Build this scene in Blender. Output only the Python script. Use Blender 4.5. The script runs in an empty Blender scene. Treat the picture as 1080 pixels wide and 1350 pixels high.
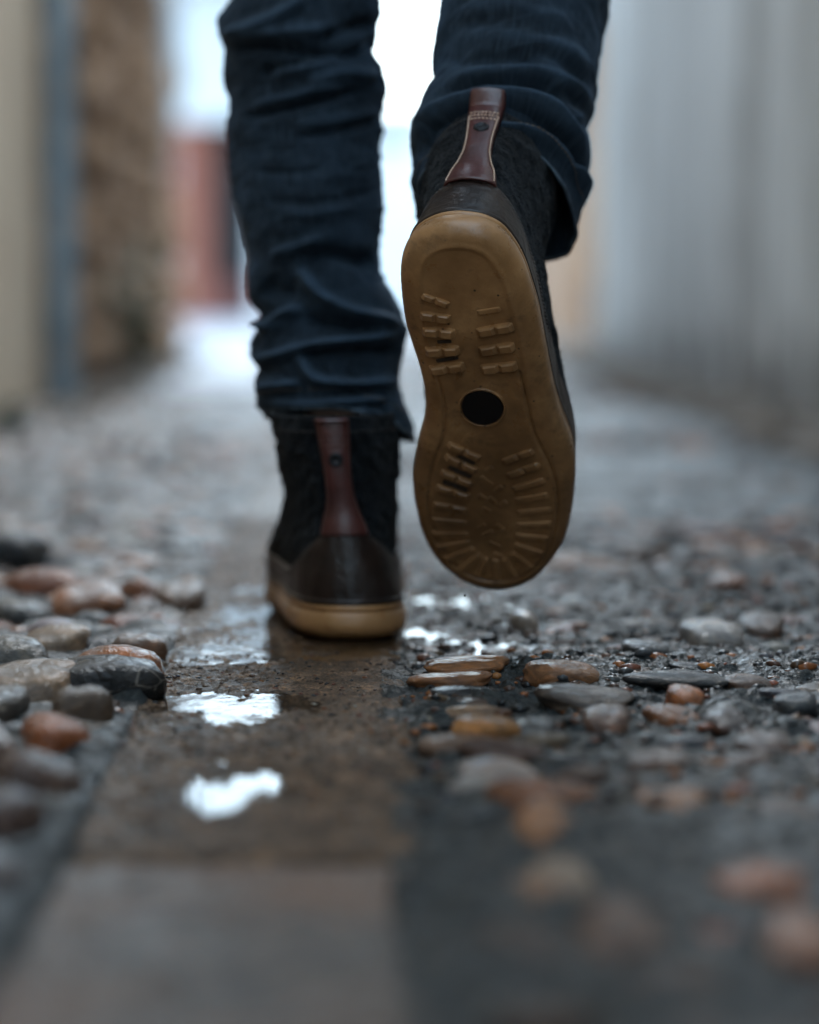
import bpy, bmesh, math, random
import numpy as np
random.seed(7); RNG = np.random.default_rng(11)
C = bpy.context.scene.collection
S = bpy.context.scene

# ------------------------------------------------------------------ camera
F = 3400.0; H = 0.21                      # focal length in photo pixels, camera height in metres
PITCH = math.atan(290 / F); YAW = math.atan(70 / F)
FW = np.array([math.sin(YAW) * math.cos(PITCH), math.cos(YAW) * math.cos(PITCH), -math.sin(PITCH)])
RT = np.array([math.cos(YAW), -math.sin(YAW), 0.0]); UP = np.cross(RT, FW)
CAM = np.array([0.0, 0.0, H])
cd = bpy.data.cameras.new('camera'); cam = bpy.data.objects.new('camera', cd); C.objects.link(cam)
cam.location = (0, 0, H); cam.rotation_euler = (math.pi / 2 - PITCH, 0, -YAW)
cd.sensor_fit = 'HORIZONTAL'; cd.sensor_width = 24.0; cd.lens = F * 24.0 / 1080.0
cd.clip_start = 0.02; cd.clip_end = 1500
cd.dof.use_dof = True; cd.dof.focus_distance = 1.395; cd.dof.aperture_fstop = 2.5
S.camera = cam

# ------------------------------------------------------------------ sky, sun, exposure
W = bpy.data.worlds.new('World'); S.world = W; W.use_nodes = True
wn = W.node_tree.nodes; wl = W.node_tree.links; wn.clear()
sky = wn.new('ShaderNodeTexSky'); sky.sky_type = 'NISHITA'; sky.sun_disc = False
SUN_EL, SUN_AZ = math.radians(38), math.radians(12)      # azimuth clockwise from +Y
sky.sun_elevation = SUN_EL; sky.sun_rotation = SUN_AZ; sky.dust_density = 1.0; sky.air_density = 1.2
mixc = wn.new('ShaderNodeMix'); mixc.data_type = 'RGBA'; mixc.inputs[0].default_value = 0.62
mixc.inputs[7].default_value = (7.8, 10.8, 13.4, 1)        # even cloud layer over the blue
bg = wn.new('ShaderNodeBackground'); bg.inputs[1].default_value = 0.15
wo = wn.new('ShaderNodeOutputWorld')
wl.new(sky.outputs[0], mixc.inputs[6]); wl.new(mixc.outputs[2], bg.inputs[0]); wl.new(bg.outputs[0], wo.inputs[0])
ld = bpy.data.lights.new('sun', 'SUN'); ld.energy = 0.6; ld.angle = math.radians(22); ld.color = (1, .985, .96)
sun = bpy.data.objects.new('sun', ld); C.objects.link(sun)
sun.rotation_euler = (math.pi / 2 - SUN_EL, 0, math.pi - SUN_AZ); sun.location = (0, 0, 20)
S.view_settings.view_transform = 'Standard'; S.view_settings.look = 'None'
S.view_settings.gamma = 1; S.view_settings.use_curve_mapping = False
S.view_settings.exposure = 1.56
S.cycles.use_denoising = True; S.cycles.max_bounces = 7; S.cycles.transparent_max_bounces = 12
S.cycles.sample_clamp_indirect = 6.0; S.cycles.caustics_reflective = False; S.cycles.caustics_refractive = False

# ------------------------------------------------------------------ helpers
def ray(px, py): return FW + RT * (px - 540) / F + UP * (675 - py) / F
def P(px, py, D): return CAM + D * ray(px, py)
def G(px, py, z=0.0):
    d = ray(px, py); return CAM + d * (z - H) / d[2]
def proj(p):
    q = p - CAM; D = q @ FW
    return 540 + F * (q @ RT) / D, 675 - F * (q @ UP) / D

def _hash(ix, iy, iz, seed):
    h = (ix.astype(np.int64) * 374761393 + iy.astype(np.int64) * 668265263 + iz.astype(np.int64) * 2147483647 + seed * 974634777)
    h = (h ^ (h >> 13)) * 1274126177; h = h ^ (h >> 16)
    return (h & 0xffff) / 65535.0
def vnoise(x, y, z=None, seed=0):
    if z is None: z = np.zeros_like(x)
    ix, iy, iz = np.floor(x), np.floor(y), np.floor(z)
    fx, fy, fz = x - ix, y - iy, z - iz
    fx = fx * fx * (3 - 2 * fx); fy = fy * fy * (3 - 2 * fy); fz = fz * fz * (3 - 2 * fz)
    r = 0
    for a in (0, 1):
        for b in (0, 1):
            for c in (0, 1):
                w = (fx if a else 1 - fx) * (fy if b else 1 - fy) * (fz if c else 1 - fz)
                r = r + w * _hash(ix + a, iy + b, iz + c, seed)
    return r * 2 - 1
def fbm(x, y, z=None, seed=0, oct=4, gain=.5):
    r = 0; a = 1
    for o in range(oct):
        r = r + a * vnoise(x * 2 ** o, y * 2 ** o, None if z is None else z * 2 ** o, seed + o * 17); a *= gain
    return r
def sstep(a, b, x):
    t = np.clip((x - a) / (b - a), 0, 1); return t * t * (3 - 2 * t)

def mesh_obj(name, verts, faces, mat=None, parent=None, smooth=True):
    me = bpy.data.meshes.new(name)
    verts = np.asarray(verts, dtype=np.float32).reshape(-1, 3)
    if isinstance(faces, np.ndarray):
        n, k = faces.shape
        me.vertices.add(len(verts)); me.vertices.foreach_set('co', verts.ravel())
        me.loops.add(n * k); me.loops.foreach_set('vertex_index', faces.astype(np.int32).ravel())
        me.polygons.add(n); me.polygons.foreach_set('loop_start', np.arange(0, n * k, k, dtype=np.int32))
        me.update(calc_edges=True)
    else:
        me.from_pydata([tuple(v) for v in verts.tolist()], [], faces)
        me.update()
    if smooth: me.polygons.foreach_set('use_smooth', np.ones(len(me.polygons), dtype=bool))
    if mat: me.materials.append(mat)
    o = bpy.data.objects.new(name, me); C.objects.link(o)
    if parent: o.parent = parent
    return o
def grid_faces(nr, nc, wrap=False):
    r = np.arange(nr - 1)[:, None]; c = np.arange(nc if wrap else nc - 1)[None, :]
    c2 = (c + 1) % nc
    a = r * nc + c; b = r * nc + c2; d = (r + 1) * nc + c2; e = (r + 1) * nc + c
    return np.stack([a, b, d, e], -1).reshape(-1, 4)
def empty(name, loc, label, cat, group=None):
    o = bpy.data.objects.new(name, None); C.objects.link(o); o.location = loc
    o['label'] = label; o['category'] = cat
    if group: o['group'] = group
    o.empty_display_size = .1
    return o
def tag(o, label=None, cat=None, group=None, kind=None):
    if label: o['label'] = label
    if cat: o['category'] = cat
    if group: o['group'] = group
    if kind: o['kind'] = kind
    return o
def box(name, lo, hi, mat, parent=None, bev=0.0, seg=2):
    bm = bmesh.new(); bmesh.ops.create_cube(bm, size=1)
    for v in bm.verts:
        for i in range(3): v.co[i] = (lo[i] + hi[i]) / 2 + v.co[i] * (hi[i] - lo[i])
    if bev: bmesh.ops.bevel(bm, geom=bm.edges[:], offset=bev, segments=seg, affect='EDGES')
    me = bpy.data.meshes.new(name); bm.to_mesh(me); bm.free(); me.materials.append(mat)
    o = bpy.data.objects.new(name, me); C.objects.link(o)
    if parent: o.parent = parent
    return o

class NT:
    """small node-tree builder"""
    def __init__(s, name):
        s.m = bpy.data.materials.new(name); s.m.use_nodes = True
        s.n = s.m.node_tree.nodes; s.l = s.m.node_tree.links
        s.b = s.n['Principled BSDF']; s.out = s.n['Material Output']
        s.tc = s.n.new('ShaderNodeTexCoord')
    def map(s, scale=(1, 1, 1), src='Object'):
        k = s.n.new('ShaderNodeMapping'); k.inputs['Scale'].default_value = scale
        s.l.new(s.tc.outputs[src], k.inputs[0]); return k.outputs[0]
    def noise(s, scale, detail=4, rough=.55, vec=None, dist=0):
        k = s.n.new('ShaderNodeTexNoise'); k.inputs['Scale'].default_value = scale; k.inputs['Detail'].default_value = detail
        k.inputs['Roughness'].default_value = rough; k.inputs['Distortion'].default_value = dist
        s.l.new(vec if vec is not None else s.tc.outputs['Object'], k.inputs['Vector']); return k.outputs['Fac']
    def vor(s, scale, vec=None, feature='F1'):
        k = s.n.new('ShaderNodeTexVoronoi'); k.inputs['Scale'].default_value = scale; k.feature = feature
        s.l.new(vec if vec is not None else s.tc.outputs['Object'], k.inputs['Vector']); return k.outputs['Distance']
    def ramp(s, fac, stops):
        k = s.n.new('ShaderNodeValToRGB'); e = k.color_ramp.elements
        while len(e) < len(stops): e.new(.5)
        for i, (p, c) in enumerate(stops):
            e[i].position = p; e[i].color = (c[0], c[1], c[2], 1) if hasattr(c, '__len__') else (c, c, c, 1)
        s.l.new(fac, k.inputs[0]); return k.outputs[0]
    def mix(s, fac, a, b, mode='MIX'):
        k = s.n.new('ShaderNodeMix'); k.data_type = 'RGBA'; k.blend_type = mode
        for v, i in ((fac, 0), (a, 6), (b, 7)):
            if hasattr(v, 'is_linked'): s.l.new(v, k.inputs[i])
            elif i == 0: k.inputs[0].default_value = v
            else: k.inputs[i].default_value = (v[0], v[1], v[2], 1)
        return k.outputs[2]
    def math(s, op, a, b=0.0):
        k = s.n.new('ShaderNodeMath'); k.operation = op
        for i, v in ((0, a), (1, b)):
            if hasattr(v, 'is_linked'): s.l.new(v, k.inputs[i])
            else: k.inputs[i].default_value = v
        return k.outputs[0]
    def bump(s, h, strength=.5, dist=.002, prev=None):
        k = s.n.new('ShaderNodeBump'); k.inputs['Strength'].default_value = strength; k.inputs['Distance'].default_value = dist
        s.l.new(h, k.inputs['Height'])
        if prev is not None: s.l.new(prev, k.inputs['Normal'])
        return k.outputs[0]
    def set(s, **kw):
        for k, v in kw.items():
            k = {'color': 'Base Color', 'rough': 'Roughness', 'spec': 'Specular IOR Level', 'coat': 'Coat Weight', 'coat_rough': 'Coat Roughness',
                 'normal': 'Normal', 'sheen': 'Sheen Weight', 'metal': 'Metallic', 'sheen_rough': 'Sheen Roughness', 'coat_ior': 'Coat IOR', 'ior': 'IOR', 'coat_normal': 'Coat Normal', 'sheen_tint': 'Sheen Tint'}[k]
            if hasattr(v, 'is_linked'): s.l.new(v, s.b.inputs[k])
            elif hasattr(v, '__len__'): s.b.inputs[k].default_value = (v[0], v[1], v[2], 1)
            else: s.b.inputs[k].default_value = v
        return s.m

# ------------------------------------------------------------------ materials
def m_wet_ground(name, cols, grit=260, wet_lo=.22, wet_hi=.6, warm=None, wet=.6, midb=.010):
    t = NT(name)
    big = t.noise(7, 3, .6); mid = t.noise(45, 5, .65); fine = t.noise(grit, 4, .7)
    c = t.ramp(mid, [(.3, cols[0]), (.52, cols[1]), (.72, cols[2])])
    g = t.ramp(fine, [(.32, (.35, .35, .36)), (.5, (1, 1, 1)), (.68, (2.1, 1.9, 1.7))])
    c = t.mix(1.0, c, g, 'MULTIPLY')
    if warm: c = t.mix(t.ramp(big, [(.42, 0), (.62, .8)]), c, warm)
    r = t.ramp(big, [(.35, wet_lo), (.6, wet_hi)])
    n1 = t.bump(fine, .9, .003); n2 = t.bump(mid, 1.0, midb, n1)
    return t.set(color=c, rough=r, spec=.18, normal=n2, coat=wet, coat_rough=t.ramp(t.noise(3.5, 5, .65), [(.38, .07), (.62, .24)]), coat_normal=n2, coat_ior=1.33, ior=1.35)
M = {}
M['mortar'] = m_wet_ground('wet_mortar', [(.009, .012, .012), (.020, .024, .025), (.062, .052, .042)], wet=.5)
M['slab'] = m_wet_ground('wet_slab', [(.030, .019, .012), (.095, .058, .035), (.23, .135, .078)], grit=420, wet_lo=.42, wet_hi=.75, wet=.5, midb=.003)
M['slab_smooth'] = m_wet_ground('wet_slab_smooth', [(.055, .048, .044), (.10, .080, .068), (.15, .11, .085)], grit=300, wet_lo=.2, wet_hi=.4, warm=(.19, .105, .068), midb=.002)

def m_cobble():
    t = NT('wet_cobble')
    oi = t.n.new('ShaderNodeObjectInfo'); at = t.n.new('ShaderNodeVertexColor'); at.layer_name = 'tone'
    # single cobbles carry their colour on the object, the joined far ones on the mesh (object colour left white)
    base = t.mix(1.0, oi.outputs['Color'], at.outputs[0], 'MULTIPLY')
    k = t.n.new('ShaderNodeVectorMath'); k.operation = 'ADD'
    cm = t.n.new('ShaderNodeCombineXYZ'); t.l.new(t.math('MULTIPLY', oi.outputs['Random'], 37.0), cm.inputs[0]); t.l.new(t.math('MULTIPLY', oi.outputs['Random'], 91.0), cm.inputs[1])
    t.l.new(t.tc.outputs['Object'], k.inputs[0]); t.l.new(cm.outputs[0], k.inputs[1])
    v = k.outputs[0]
    a = t.noise(1.4, 5, .65, v, .6); b = t.noise(9, 4, .7, v); c3 = t.noise(34, 3, .7, v)
    c = t.mix(1.0, base, t.ramp(a, [(.3, (.25, .25, .28)), (.5, (.62, .62, .62)), (.7, (1.15, 1.0, .85))]), 'MULTIPLY')
    c = t.mix(t.ramp(b, [(.56, 0), (.75, .55)]), c, (.035, .028, .025))
    c = t.mix(t.ramp(c3, [(.62, 0), (.72, .35)]), c, (.22, .20, .18))
    ve = t.ramp(t.vor(1.1, v, 'DISTANCE_TO_EDGE'), [(.0, .55), (.028, 0)])
    c = t.mix(t.math('MULTIPLY', ve, t.ramp(a, [(.5, 0), (.6, 1)])), c, (.30, .25, .20))
    pit = t.ramp(t.vor(7, v), [(.0, 0), (.16, 1)])
    nb = t.bump(pit, .35, .04, t.bump(b, .35, .05)); n2 = t.bump(c3, .25, .02, nb)
    return t.set(color=c, rough=.6, spec=.12, coat_ior=1.33, ior=1.35, coat=.68, coat_rough=t.ramp(a, [(.38, .03), (.66, .14)]), normal=n2, coat_normal=t.bump(b, .16, .05, t.bump(a, .3, .10)))
M['cobble'] = m_cobble()

def m_water():
    t = NT('rain_water')
    t.n.remove(t.b)
    gl = t.n.new('ShaderNodeBsdfGlossy'); gl.inputs['Roughness'].default_value = .05; gl.inputs['Color'].default_value = (1, 1, 1, 1)
    tr = t.n.new('ShaderNodeBsdfTransparent'); tr.inputs[0].default_value = (.80, .78, .74, 1)
    fr = t.n.new('ShaderNodeFresnel'); fr.inputs[0].default_value = 1.22
    mx = t.n.new('ShaderNodeMixShader')
    b = t.bump(t.noise(1, 3, .55, t.map((50, 30, 1))), .4, .0010)
    t.l.new(b, gl.inputs['Normal']); t.l.new(b, fr.inputs['Normal'])
    t.l.new(fr.outputs[0], mx.inputs[0]); t.l.new(tr.outputs[0], mx.inputs[1]); t.l.new(gl.outputs[0], mx.inputs[2])
    t.l.new(mx.outputs[0], t.out.inputs[0]); return t.m
M['water'] = m_water()

def m_denim():
    t = NT('indigo_denim')
    uv = t.map((1, 1, 1), 'UV')
    mp = t.n.new('ShaderNodeMapping'); mp.inputs['Rotation'].default_value = (0, 0, .62); t.l.new(t.tc.outputs['UV'], mp.inputs[0])
    wv = t.n.new('ShaderNodeTexWave'); wv.inputs['Scale'].default_value = 260; wv.inputs['Distortion'].default_value = 1.2
    wv.inputs['Detail'].default_value = 2; t.l.new(mp.outputs[0], wv.inputs[0])
    st = t.map((520, 70, 1), 'UV'); slub = t.noise(1, 3, .6, st)
    wear_highlight = t.noise(16, 5, .65)
    c = t.ramp(slub, [(.3, (.0028, .0050, .0078)), (.5, (.0085, .0145, .0215)), (.72, (.030, .046, .062))])
    c = t.mix(t.ramp(wear_highlight, [(.42, .0), (.75, .55)]), c, (.034, .058, .088))
    wa = t.n.new('ShaderNodeAttribute'); wa.attribute_name = 'wear_highlight'  # fold-ridge highlight put into the colour, along with faded denim
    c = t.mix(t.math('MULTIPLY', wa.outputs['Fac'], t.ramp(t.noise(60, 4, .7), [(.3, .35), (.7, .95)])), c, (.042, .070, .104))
    c = t.mix(.35, c, t.mix(1.0, c, wv.outputs[0], 'MULTIPLY'))
    n = t.bump(wv.outputs['Fac'], .35, .0004); n = t.bump(slub, .3, .0005, n); n = t.bump(t.noise(220, 3, .6), .35, .0008, n)
    return t.set(color=c, rough=.9, spec=.15, sheen=.12, sheen_rough=.5, sheen_tint=(.35, .55, .8), normal=n)
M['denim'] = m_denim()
def m_plain(name, c, rough=.5, var=.3, scale=60, bump=.2, bd=.0008, coat=0, spec=.5, sheen=0, stain=None, metal=0):
    t = NT(name); n = t.noise(scale, 5, .6)
    lo = [x * (1 - var) for x in c]; hi = [x * (1 + var) for x in c]
    col = t.ramp(n, [(.3, lo), (.7, hi)])
    if stain: col = t.mix(t.ramp(t.noise(stain[1], 5, .65), [(stain[2], 0), (stain[2] + .15, stain[3])]), col, stain[0])
    f = t.noise(scale * 7, 3, .6)
    nn = t.bump(f, bump, bd); nn = t.bump(n, bump, bd * 3, nn)
    return t.set(color=col, rough=rough, spec=spec, coat=coat, coat_rough=.2, sheen=sheen, normal=nn, metal=metal)
M['hem'] = m_plain('worn_hem', (.07, .10, .13), .9, .6, 160, .6, .001)
M['fleece'] = m_plain('black_suede', (.0065, .0075, .009), .98, .7, 90, .9, .0015, spec=.08, sheen=.06)
M['counter'] = m_plain('dark_brown_leather', (.016, .0085, .006), .36, .6, 55, .35, .0009, spec=.35, stain=((.022, .017, .014), 30, .55, .35))
M['tab'] = m_plain('oxblood_leather', (.062, .0155, .0125), .34, .4, 50, .3, .0007, coat=.15)
M['thread'] = m_plain('tan_thread', (.62, .44, .33), .8, .2, 900)
M['hemthread'] = m_plain('ochre_thread', (.13, .09, .055), .8, .2, 900)
M['redthread'] = m_plain('dull_red_thread', (.10, .04, .03), .8, .2, 900)
M['darkthread'] = m_plain('grey_thread', (.06, .05, .045), .8, .2, 900)
M['rivet'] = m_plain('gunmetal', (.02, .02, .022), .35, .2, 300, metal=.8)
M['badge'] = m_plain('black_rubber_disc', (.004, .004, .005), .35, .3, 200, .2, .0004)
def m_gum(name, smooth):
    t = NT(name)
    a = t.noise(28, 5, .6); f = t.noise(900, 3, .7); sp = t.vor(150)
    c = t.ramp(a, [(.28, (.20, .098, .037)), (.5, (.34, .172, .068)), (.72, (.52, .285, .122))])
    c = t.mix(t.ramp(t.noise(55, 6, .7), [(.55, 0), (.72, .75)]), c, (.045, .024, .012))
    sx = t.n.new('ShaderNodeSeparateXYZ'); t.l.new(t.tc.outputs['Object'], sx.inputs[0])
    # forefoot darkened by wet street dirt and painted shade, with a ragged edge
    fore = t.math('ADD', t.math('MULTIPLY', sx.outputs[1], 3.2), t.math('MULTIPLY', t.noise(22, 6, .7), .9))
    c = t.mix(t.ramp(fore, [(.62, 0), (1.05, .5)]), c, (.085, .042, .018))
    c = t.mix(t.ramp(t.noise(9, 5, .7), [(.48, 0), (.60, .62)]), c, (.10, .050, .020))
    c = t.mix(t.ramp(sp, [(.0, .95), (.085, .9), (.12, 0)]), c, t.mix(t.ramp(t.noise(30, 2, .5), [(.46, 0), (.52, 1)]), c, (.012, .008, .006)))
    n = t.bump(f, .55 if not smooth else .2, .0006); n = t.bump(t.noise(140, 3, .6), .2, .0008, n)
    return t.set(color=c, rough=t.ramp(t.noise(60, 5, .65), [(.35, .24), (.65, .55)]), spec=.5, normal=n)
M['gum'] = m_gum('gum_rubber', True); M['gum_rim'] = m_gum('gum_rubber_rim', False)

M['mud'] = m_plain('black_mud', (.03, .018, .010), .7, .6, 300, .6, .001)
def m_wall(name, cols, scale=3, streak=False, rough=.85, stain=None, bump=.5):
    t = NT(name)
    a = t.noise(scale, 6, .6)
    c = t.ramp(a, [(.3, cols[0]), (.5, cols[1]), (.7, cols[2])])
    if streak:
        s = t.noise(1, 5, .6, t.map((9, 9, .55)))
        c = t.mix(1.0, c, t.ramp(s, [(.32, (.66, .64, .61)), (.52, (.95, .95, .95)), (.7, (1.25, 1.25, 1.24))]), 'MULTIPLY')
        s2 = t.noise(1, 4, .6, t.map((3, 3, 1.1)))
        c = t.mix(t.ramp(s2, [(.52, 0), (.64, .6)]), c, (.22, .18, .14))
        # dirt and splash rising from the foot of the wall, ragged upper edge
        gx = t.n.new('ShaderNodeSeparateXYZ'); t.l.new(t.tc.outputs['Object'], gx.inputs[0])
        hgt = t.math('ADD', gx.outputs[2], t.math('MULTIPLY', t.math('SUBTRACT', t.noise(6, 4, .6), .5), -.5))
        c = t.mix(t.ramp(hgt, [(.0, .75), (.07, .6), (.17, 0)]), c, (.075, .052, .034))
    if stain: c = t.mix(t.ramp(t.noise(stain[1], 5, .65), [(stain[2], 0), (stain[2] + .12, stain[3])]), c, stain[0])
    n = t.bump(t.noise(40, 5, .6), bump, .01)
    return t.set(color=c, rough=rough, normal=n)
M['cream'] = m_wall('cream_plaster', [(.56, .42, .29), (.64, .49, .35), (.70, .56, .41)], 4)
M['rubble_mortar'] = m_wall('old_mortar', [(.15, .10, .07), (.24, .17, .12), (.34, .26, .19)], 6)
M['rubble'] = m_wall('rubble_stone', [(.12, .060, .028), (.42, .225, .11), (.66, .46, .31)], 3.2, bump=.7)
M['plaster'] = m_wall('grey_plaster', [(.54, .52, .49), (.70, .67, .64), (.82, .79, .76)], 1.6, streak=True)
M['white'] = m_wall('white_limewash', [(.72, .73, .75), (.78, .79, .80), (.82, .82, .83)], 2)
M['red'] = m_wall('red_paint', [(.26, .075, .045), (.32, .10, .062), (.37, .13, .085)], 5, rough=.6)
M['darkwood'] = m_wall('dark_wood', [(.03, .025, .025), (.05, .04, .04), (.075, .06, .06)], 5, rough=.6)
M['redlow'] = m_wall('oxide_board', [(.10, .03, .025), (.14, .045, .035), (.18, .06, .05)], 5, rough=.6)
M['ochre'] = m_wall('ochre_render', [(.26, .14, .08), (.34, .19, .11), (.42, .27, .18)], 2)
M['palestone'] = m_wall('pale_paving_stone', [(.20, .22, .26), (.25, .27, .31), (.31, .33, .37)], 2, rough=.4)
M['quoin'] = m_wall('pale_stone', [(.34, .34, .35), (.42, .43, .44), (.5, .5, .5)], 4)
M['pipe'] = m_plain('zinc_pipe', (.24, .30, .34), .45, .3, 12, .2, .001, metal=.3)
M['glass'] = m_plain('window_glass', (.02, .022, .03), .08, .2, 5, 0)
M['roof'] = m_wall('clay_tile', [(.20, .09, .05), (.28, .13, .08), (.34, .18, .12)], 9)
M['earth'] = m_wall('wet_earth', [(.04, .032, .025), (.06, .048, .038), (.085, .07, .055)], 8, rough=.7)
M['debris'] = m_wall('earth_debris', [(.03, .021, .014), (.09, .058, .036), (.20, .14, .095)], 14, rough=.7)
M['leaf'] = m_plain('leaf', (.035, .065, .022), .5, .5, 30, .2)
M['skin'] = m_plain('skin', (.42, .26, .19), .5, .1, 30, .1)
M['hair'] = m_plain('hair', (.02, .013, .01), .6, .3, 80, .4)
M['coat'] = m_plain('dark_wool', (.02, .022, .028), .9, .3, 80, .4)

# ------------------------------------------------------------------ ground
SLX0, SLX1 = -0.119, 0.028           # the smooth slab channel down the middle of the lane
LWX, RWX = -0.575, 0.735             # walls
land = mesh_obj('ground', [(-300, -300, -.16), (300, -300, -.16), (300, 500, -.16), (-300, 500, -.16)], [(0, 1, 2, 3)], M['earth'], smooth=False)
tag(land, 'bare wet earth under and around the lane', kind='structure')

def axis(fine0, fine1, d, lo, hi, g):
    a = list(np.arange(fine0, fine1, d)); s = d
    while a[-1] < hi: s *= g; a.append(a[-1] + s)
    b = [fine0]; s = d
    while b[-1] > lo: s *= g; b.append(b[-1] - s)
    return np.array(b[:0:-1] + a)
def bed_height(x, y):
    z = .0022 * fbm(x * 22, y * 22, seed=3, oct=3) + .0011 * fbm(x * 130, y * 130, seed=9, oct=3) + .006 * fbm(x * 2.2, y * 2.2, seed=5, oct=2)
    z = z + .0022 * np.clip(vnoise(x * 300, y * 300, seed=31), 0, 1) + .0045 * np.clip(vnoise(x * 75, y * 75, seed=33) - .25, 0, 1) * sstep(SLX1, SLX1 + .02, x)
    left = sstep(SLX0 + .022, SLX0 + .010, x); right = sstep(SLX1 - .026, SLX1 - .014, x)
    mid = 1 - np.clip(left + right, 0, 1)
    ridge = .006 * np.exp(-((y - 1.42) / .05) ** 2) * right * sstep(.02, .14, x)
    z = z + .0030 * vnoise(x * 60, y * 30, seed=61) * (np.exp(-((x - SLX1 + .004) / .012) ** 2) + np.exp(-((x - SLX0 - .004) / .012) ** 2))
    z = z - (-.0015 - .003 * np.clip(fbm(x * 40, y * 40, seed=51, oct=2), -1, 1)) * left - .002 * right + .0030 * np.clip(fbm(x * 48, y * 36, seed=52, oct=2), -.5, 1) * right - .035 * mid + ridge
    return z
def build_bed():
    xs = axis(.0, .42, .00125, -1.9, 2.4, 1.05); ys = axis(1.10, 1.85, .0016, -3.0, 42, 1.011)
    ys = ys[ys > -3.2]
    X, Y = np.meshgrid(xs, ys); Z = bed_height(X, Y)
    v = np.stack([X, Y, Z], -1).reshape(-1, 3)
    o = mesh_obj('pavement', v, grid_faces(len(ys), len(xs)), M['mortar'])
    return tag(o, 'wet grey mortar bed of the lane with pebbles set in it', kind='structure')
pavement = build_bed()

PUDDLES = [(-.070, 1.300, .041, .044, .0), (-.062, 1.080, .044, .040, .3), (-.02, 1.60, .075, .15, .0)]
def slab_height(x, y):
    grit = .00085 * fbm(x * 150, y * 150, seed=21, oct=3) + .0016 * np.clip(vnoise(x * 380, y * 380, seed=23), -.2, 1) * (.45 + .55 * sstep(-.25, .25, vnoise(x * 16, y * 9, seed=41) + (x + .04) * 5)) + .0008 * fbm(x * 28, y * 28, seed=25, oct=2)
    z = grit.copy() - .0002
    for (cx, cy, rx, ry, a) in PUDDLES:
        d = ((x - cx) / rx) ** 2 + ((y - cy) / ry) ** 2 + .8 * fbm(x * 50, y * 18, seed=int(cy * 10), oct=3)
        dep = sstep(1.6, .0, d)
        z = z * (1 - (.55 if cy < 1.5 else .35) * dep) - (.0021 if cy < 1.5 else .0009) * dep
    return z
joints = [-1.2, -.55, .05, .52, .945, 1.86, 2.4, 2.86, 3.5, 4.0, 4.7, 5.3, 6.1, 6.8, 7.7, 8.6, 9.6, 10.8, 12.2, 14]
slabs = tag(mesh_obj('slab_channel', [(SLX0, -1.2, -.09), (SLX1, -1.2, -.09), (SLX1, 14, -.09), (SLX0, 14, -.09)], [(0, 1, 2, 3)], M['mortar'], smooth=False),
            'worn stone slabs forming the flat wet strip down the middle of the lane', kind='structure')
for i in range(len(joints) - 1):
    y0, y1 = joints[i] + .004, joints[i + 1] - .004
    fine = y1 > .9 and y0 < 2
    nx = 130 if fine else 40; ny = int((y1 - y0) / (.0012 if fine else .012)) + 4
    u = np.linspace(0, 1, nx); w = np.linspace(0, 1, ny)
    x0 = SLX0 + random.uniform(-.004, .003); x1 = SLX1 + random.uniform(-.003, .003)
    X, Y = np.meshgrid(x0 + (x1 - x0) * u, y0 + (y1 - y0) * w)
    X = X + .009 * fbm(Y * 18, X * 0 + i, seed=i) * (np.abs(u - .5) * 2)[None, :] ** 6; Y = Y + .005 * fbm(X * 40, X * 0 + i, seed=i + 50) * (np.abs(w - .5) * 2)[:, None] ** 30
    e = np.minimum(np.minimum(X - x0, x1 - X), np.minimum(Y - y0, y1 - Y)); e = np.clip(e, 0, None)
    Z = slab_height(X, Y) - .004 * np.exp(-e / .0025)
    if not fine: Z += random.uniform(-.002, .001)
    v = np.stack([X, Y, Z], -1).reshape(-1, 3); f = grid_faces(ny, nx)
    # skirt
    per = [(0, j) for j in range(nx)] + [(k, nx - 1) for k in range(1, ny)] + [(ny - 1, j) for j in range(nx - 2, -1, -1)] + [(k, 0) for k in range(ny - 2, 0, -1)]
    pi_ = np.array([a * nx + b for a, b in per]); base = len(v); lowv = v[pi_].copy(); lowv[:, 2] = -.05
    n = len(pi_); k = np.arange(n); k2 = (k + 1) % n
    f2 = np.stack([pi_[k], base + k, base + k2, pi_[k2]], -1)
    mesh_obj('slab', np.vstack([v, lowv]), np.vstack([f, f2]), M['slab_smooth'] if joints[i + 1] < 1.0 else M['slab'], slabs)

def blob(name, cx, cy, rx, ry, z, seed, mat, n=72, label=None):
    v = [(cx, cy, z)]
    for i in range(n):
        a = 2 * math.pi * i / n
        r = 1 + .14 * math.sin(3 * a + seed) + .09 * math.sin(5 * a + seed * 2.3) + .05 * math.sin(9 * a + seed)
        v.append((cx + rx * r * math.cos(a), cy + ry * r * math.sin(a), z))
    o = mesh_obj(name, v, [(0, 1 + i, 1 + (i + 1) % n) for i in range(n)], mat, smooth=False)
    return tag(o, label, kind='structure')
blob('puddle', -.066, 1.300, .056, .070, -.00095, 1, M['water'], label='small bright puddle on the slab beside the black and orange pebbles')
blob('puddle', -.062, 1.085, .054, .064, -.00095, 2, M['water'], label='small oval puddle on the slab nearest the camera')
xx0, xx1 = SLX0 + .003, SLX1 - .003
o = mesh_obj('puddle', [(xx0, 1.44, -.0002), (xx1, 1.47, -.0002), (xx1, 1.83, -.0002), (xx0, 1.83, -.0002)], [(0, 1, 2, 3)], M['water'], smooth=False)
tag(o, 'thin film of rain water on the slab around the planted boot', kind='structure')
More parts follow.
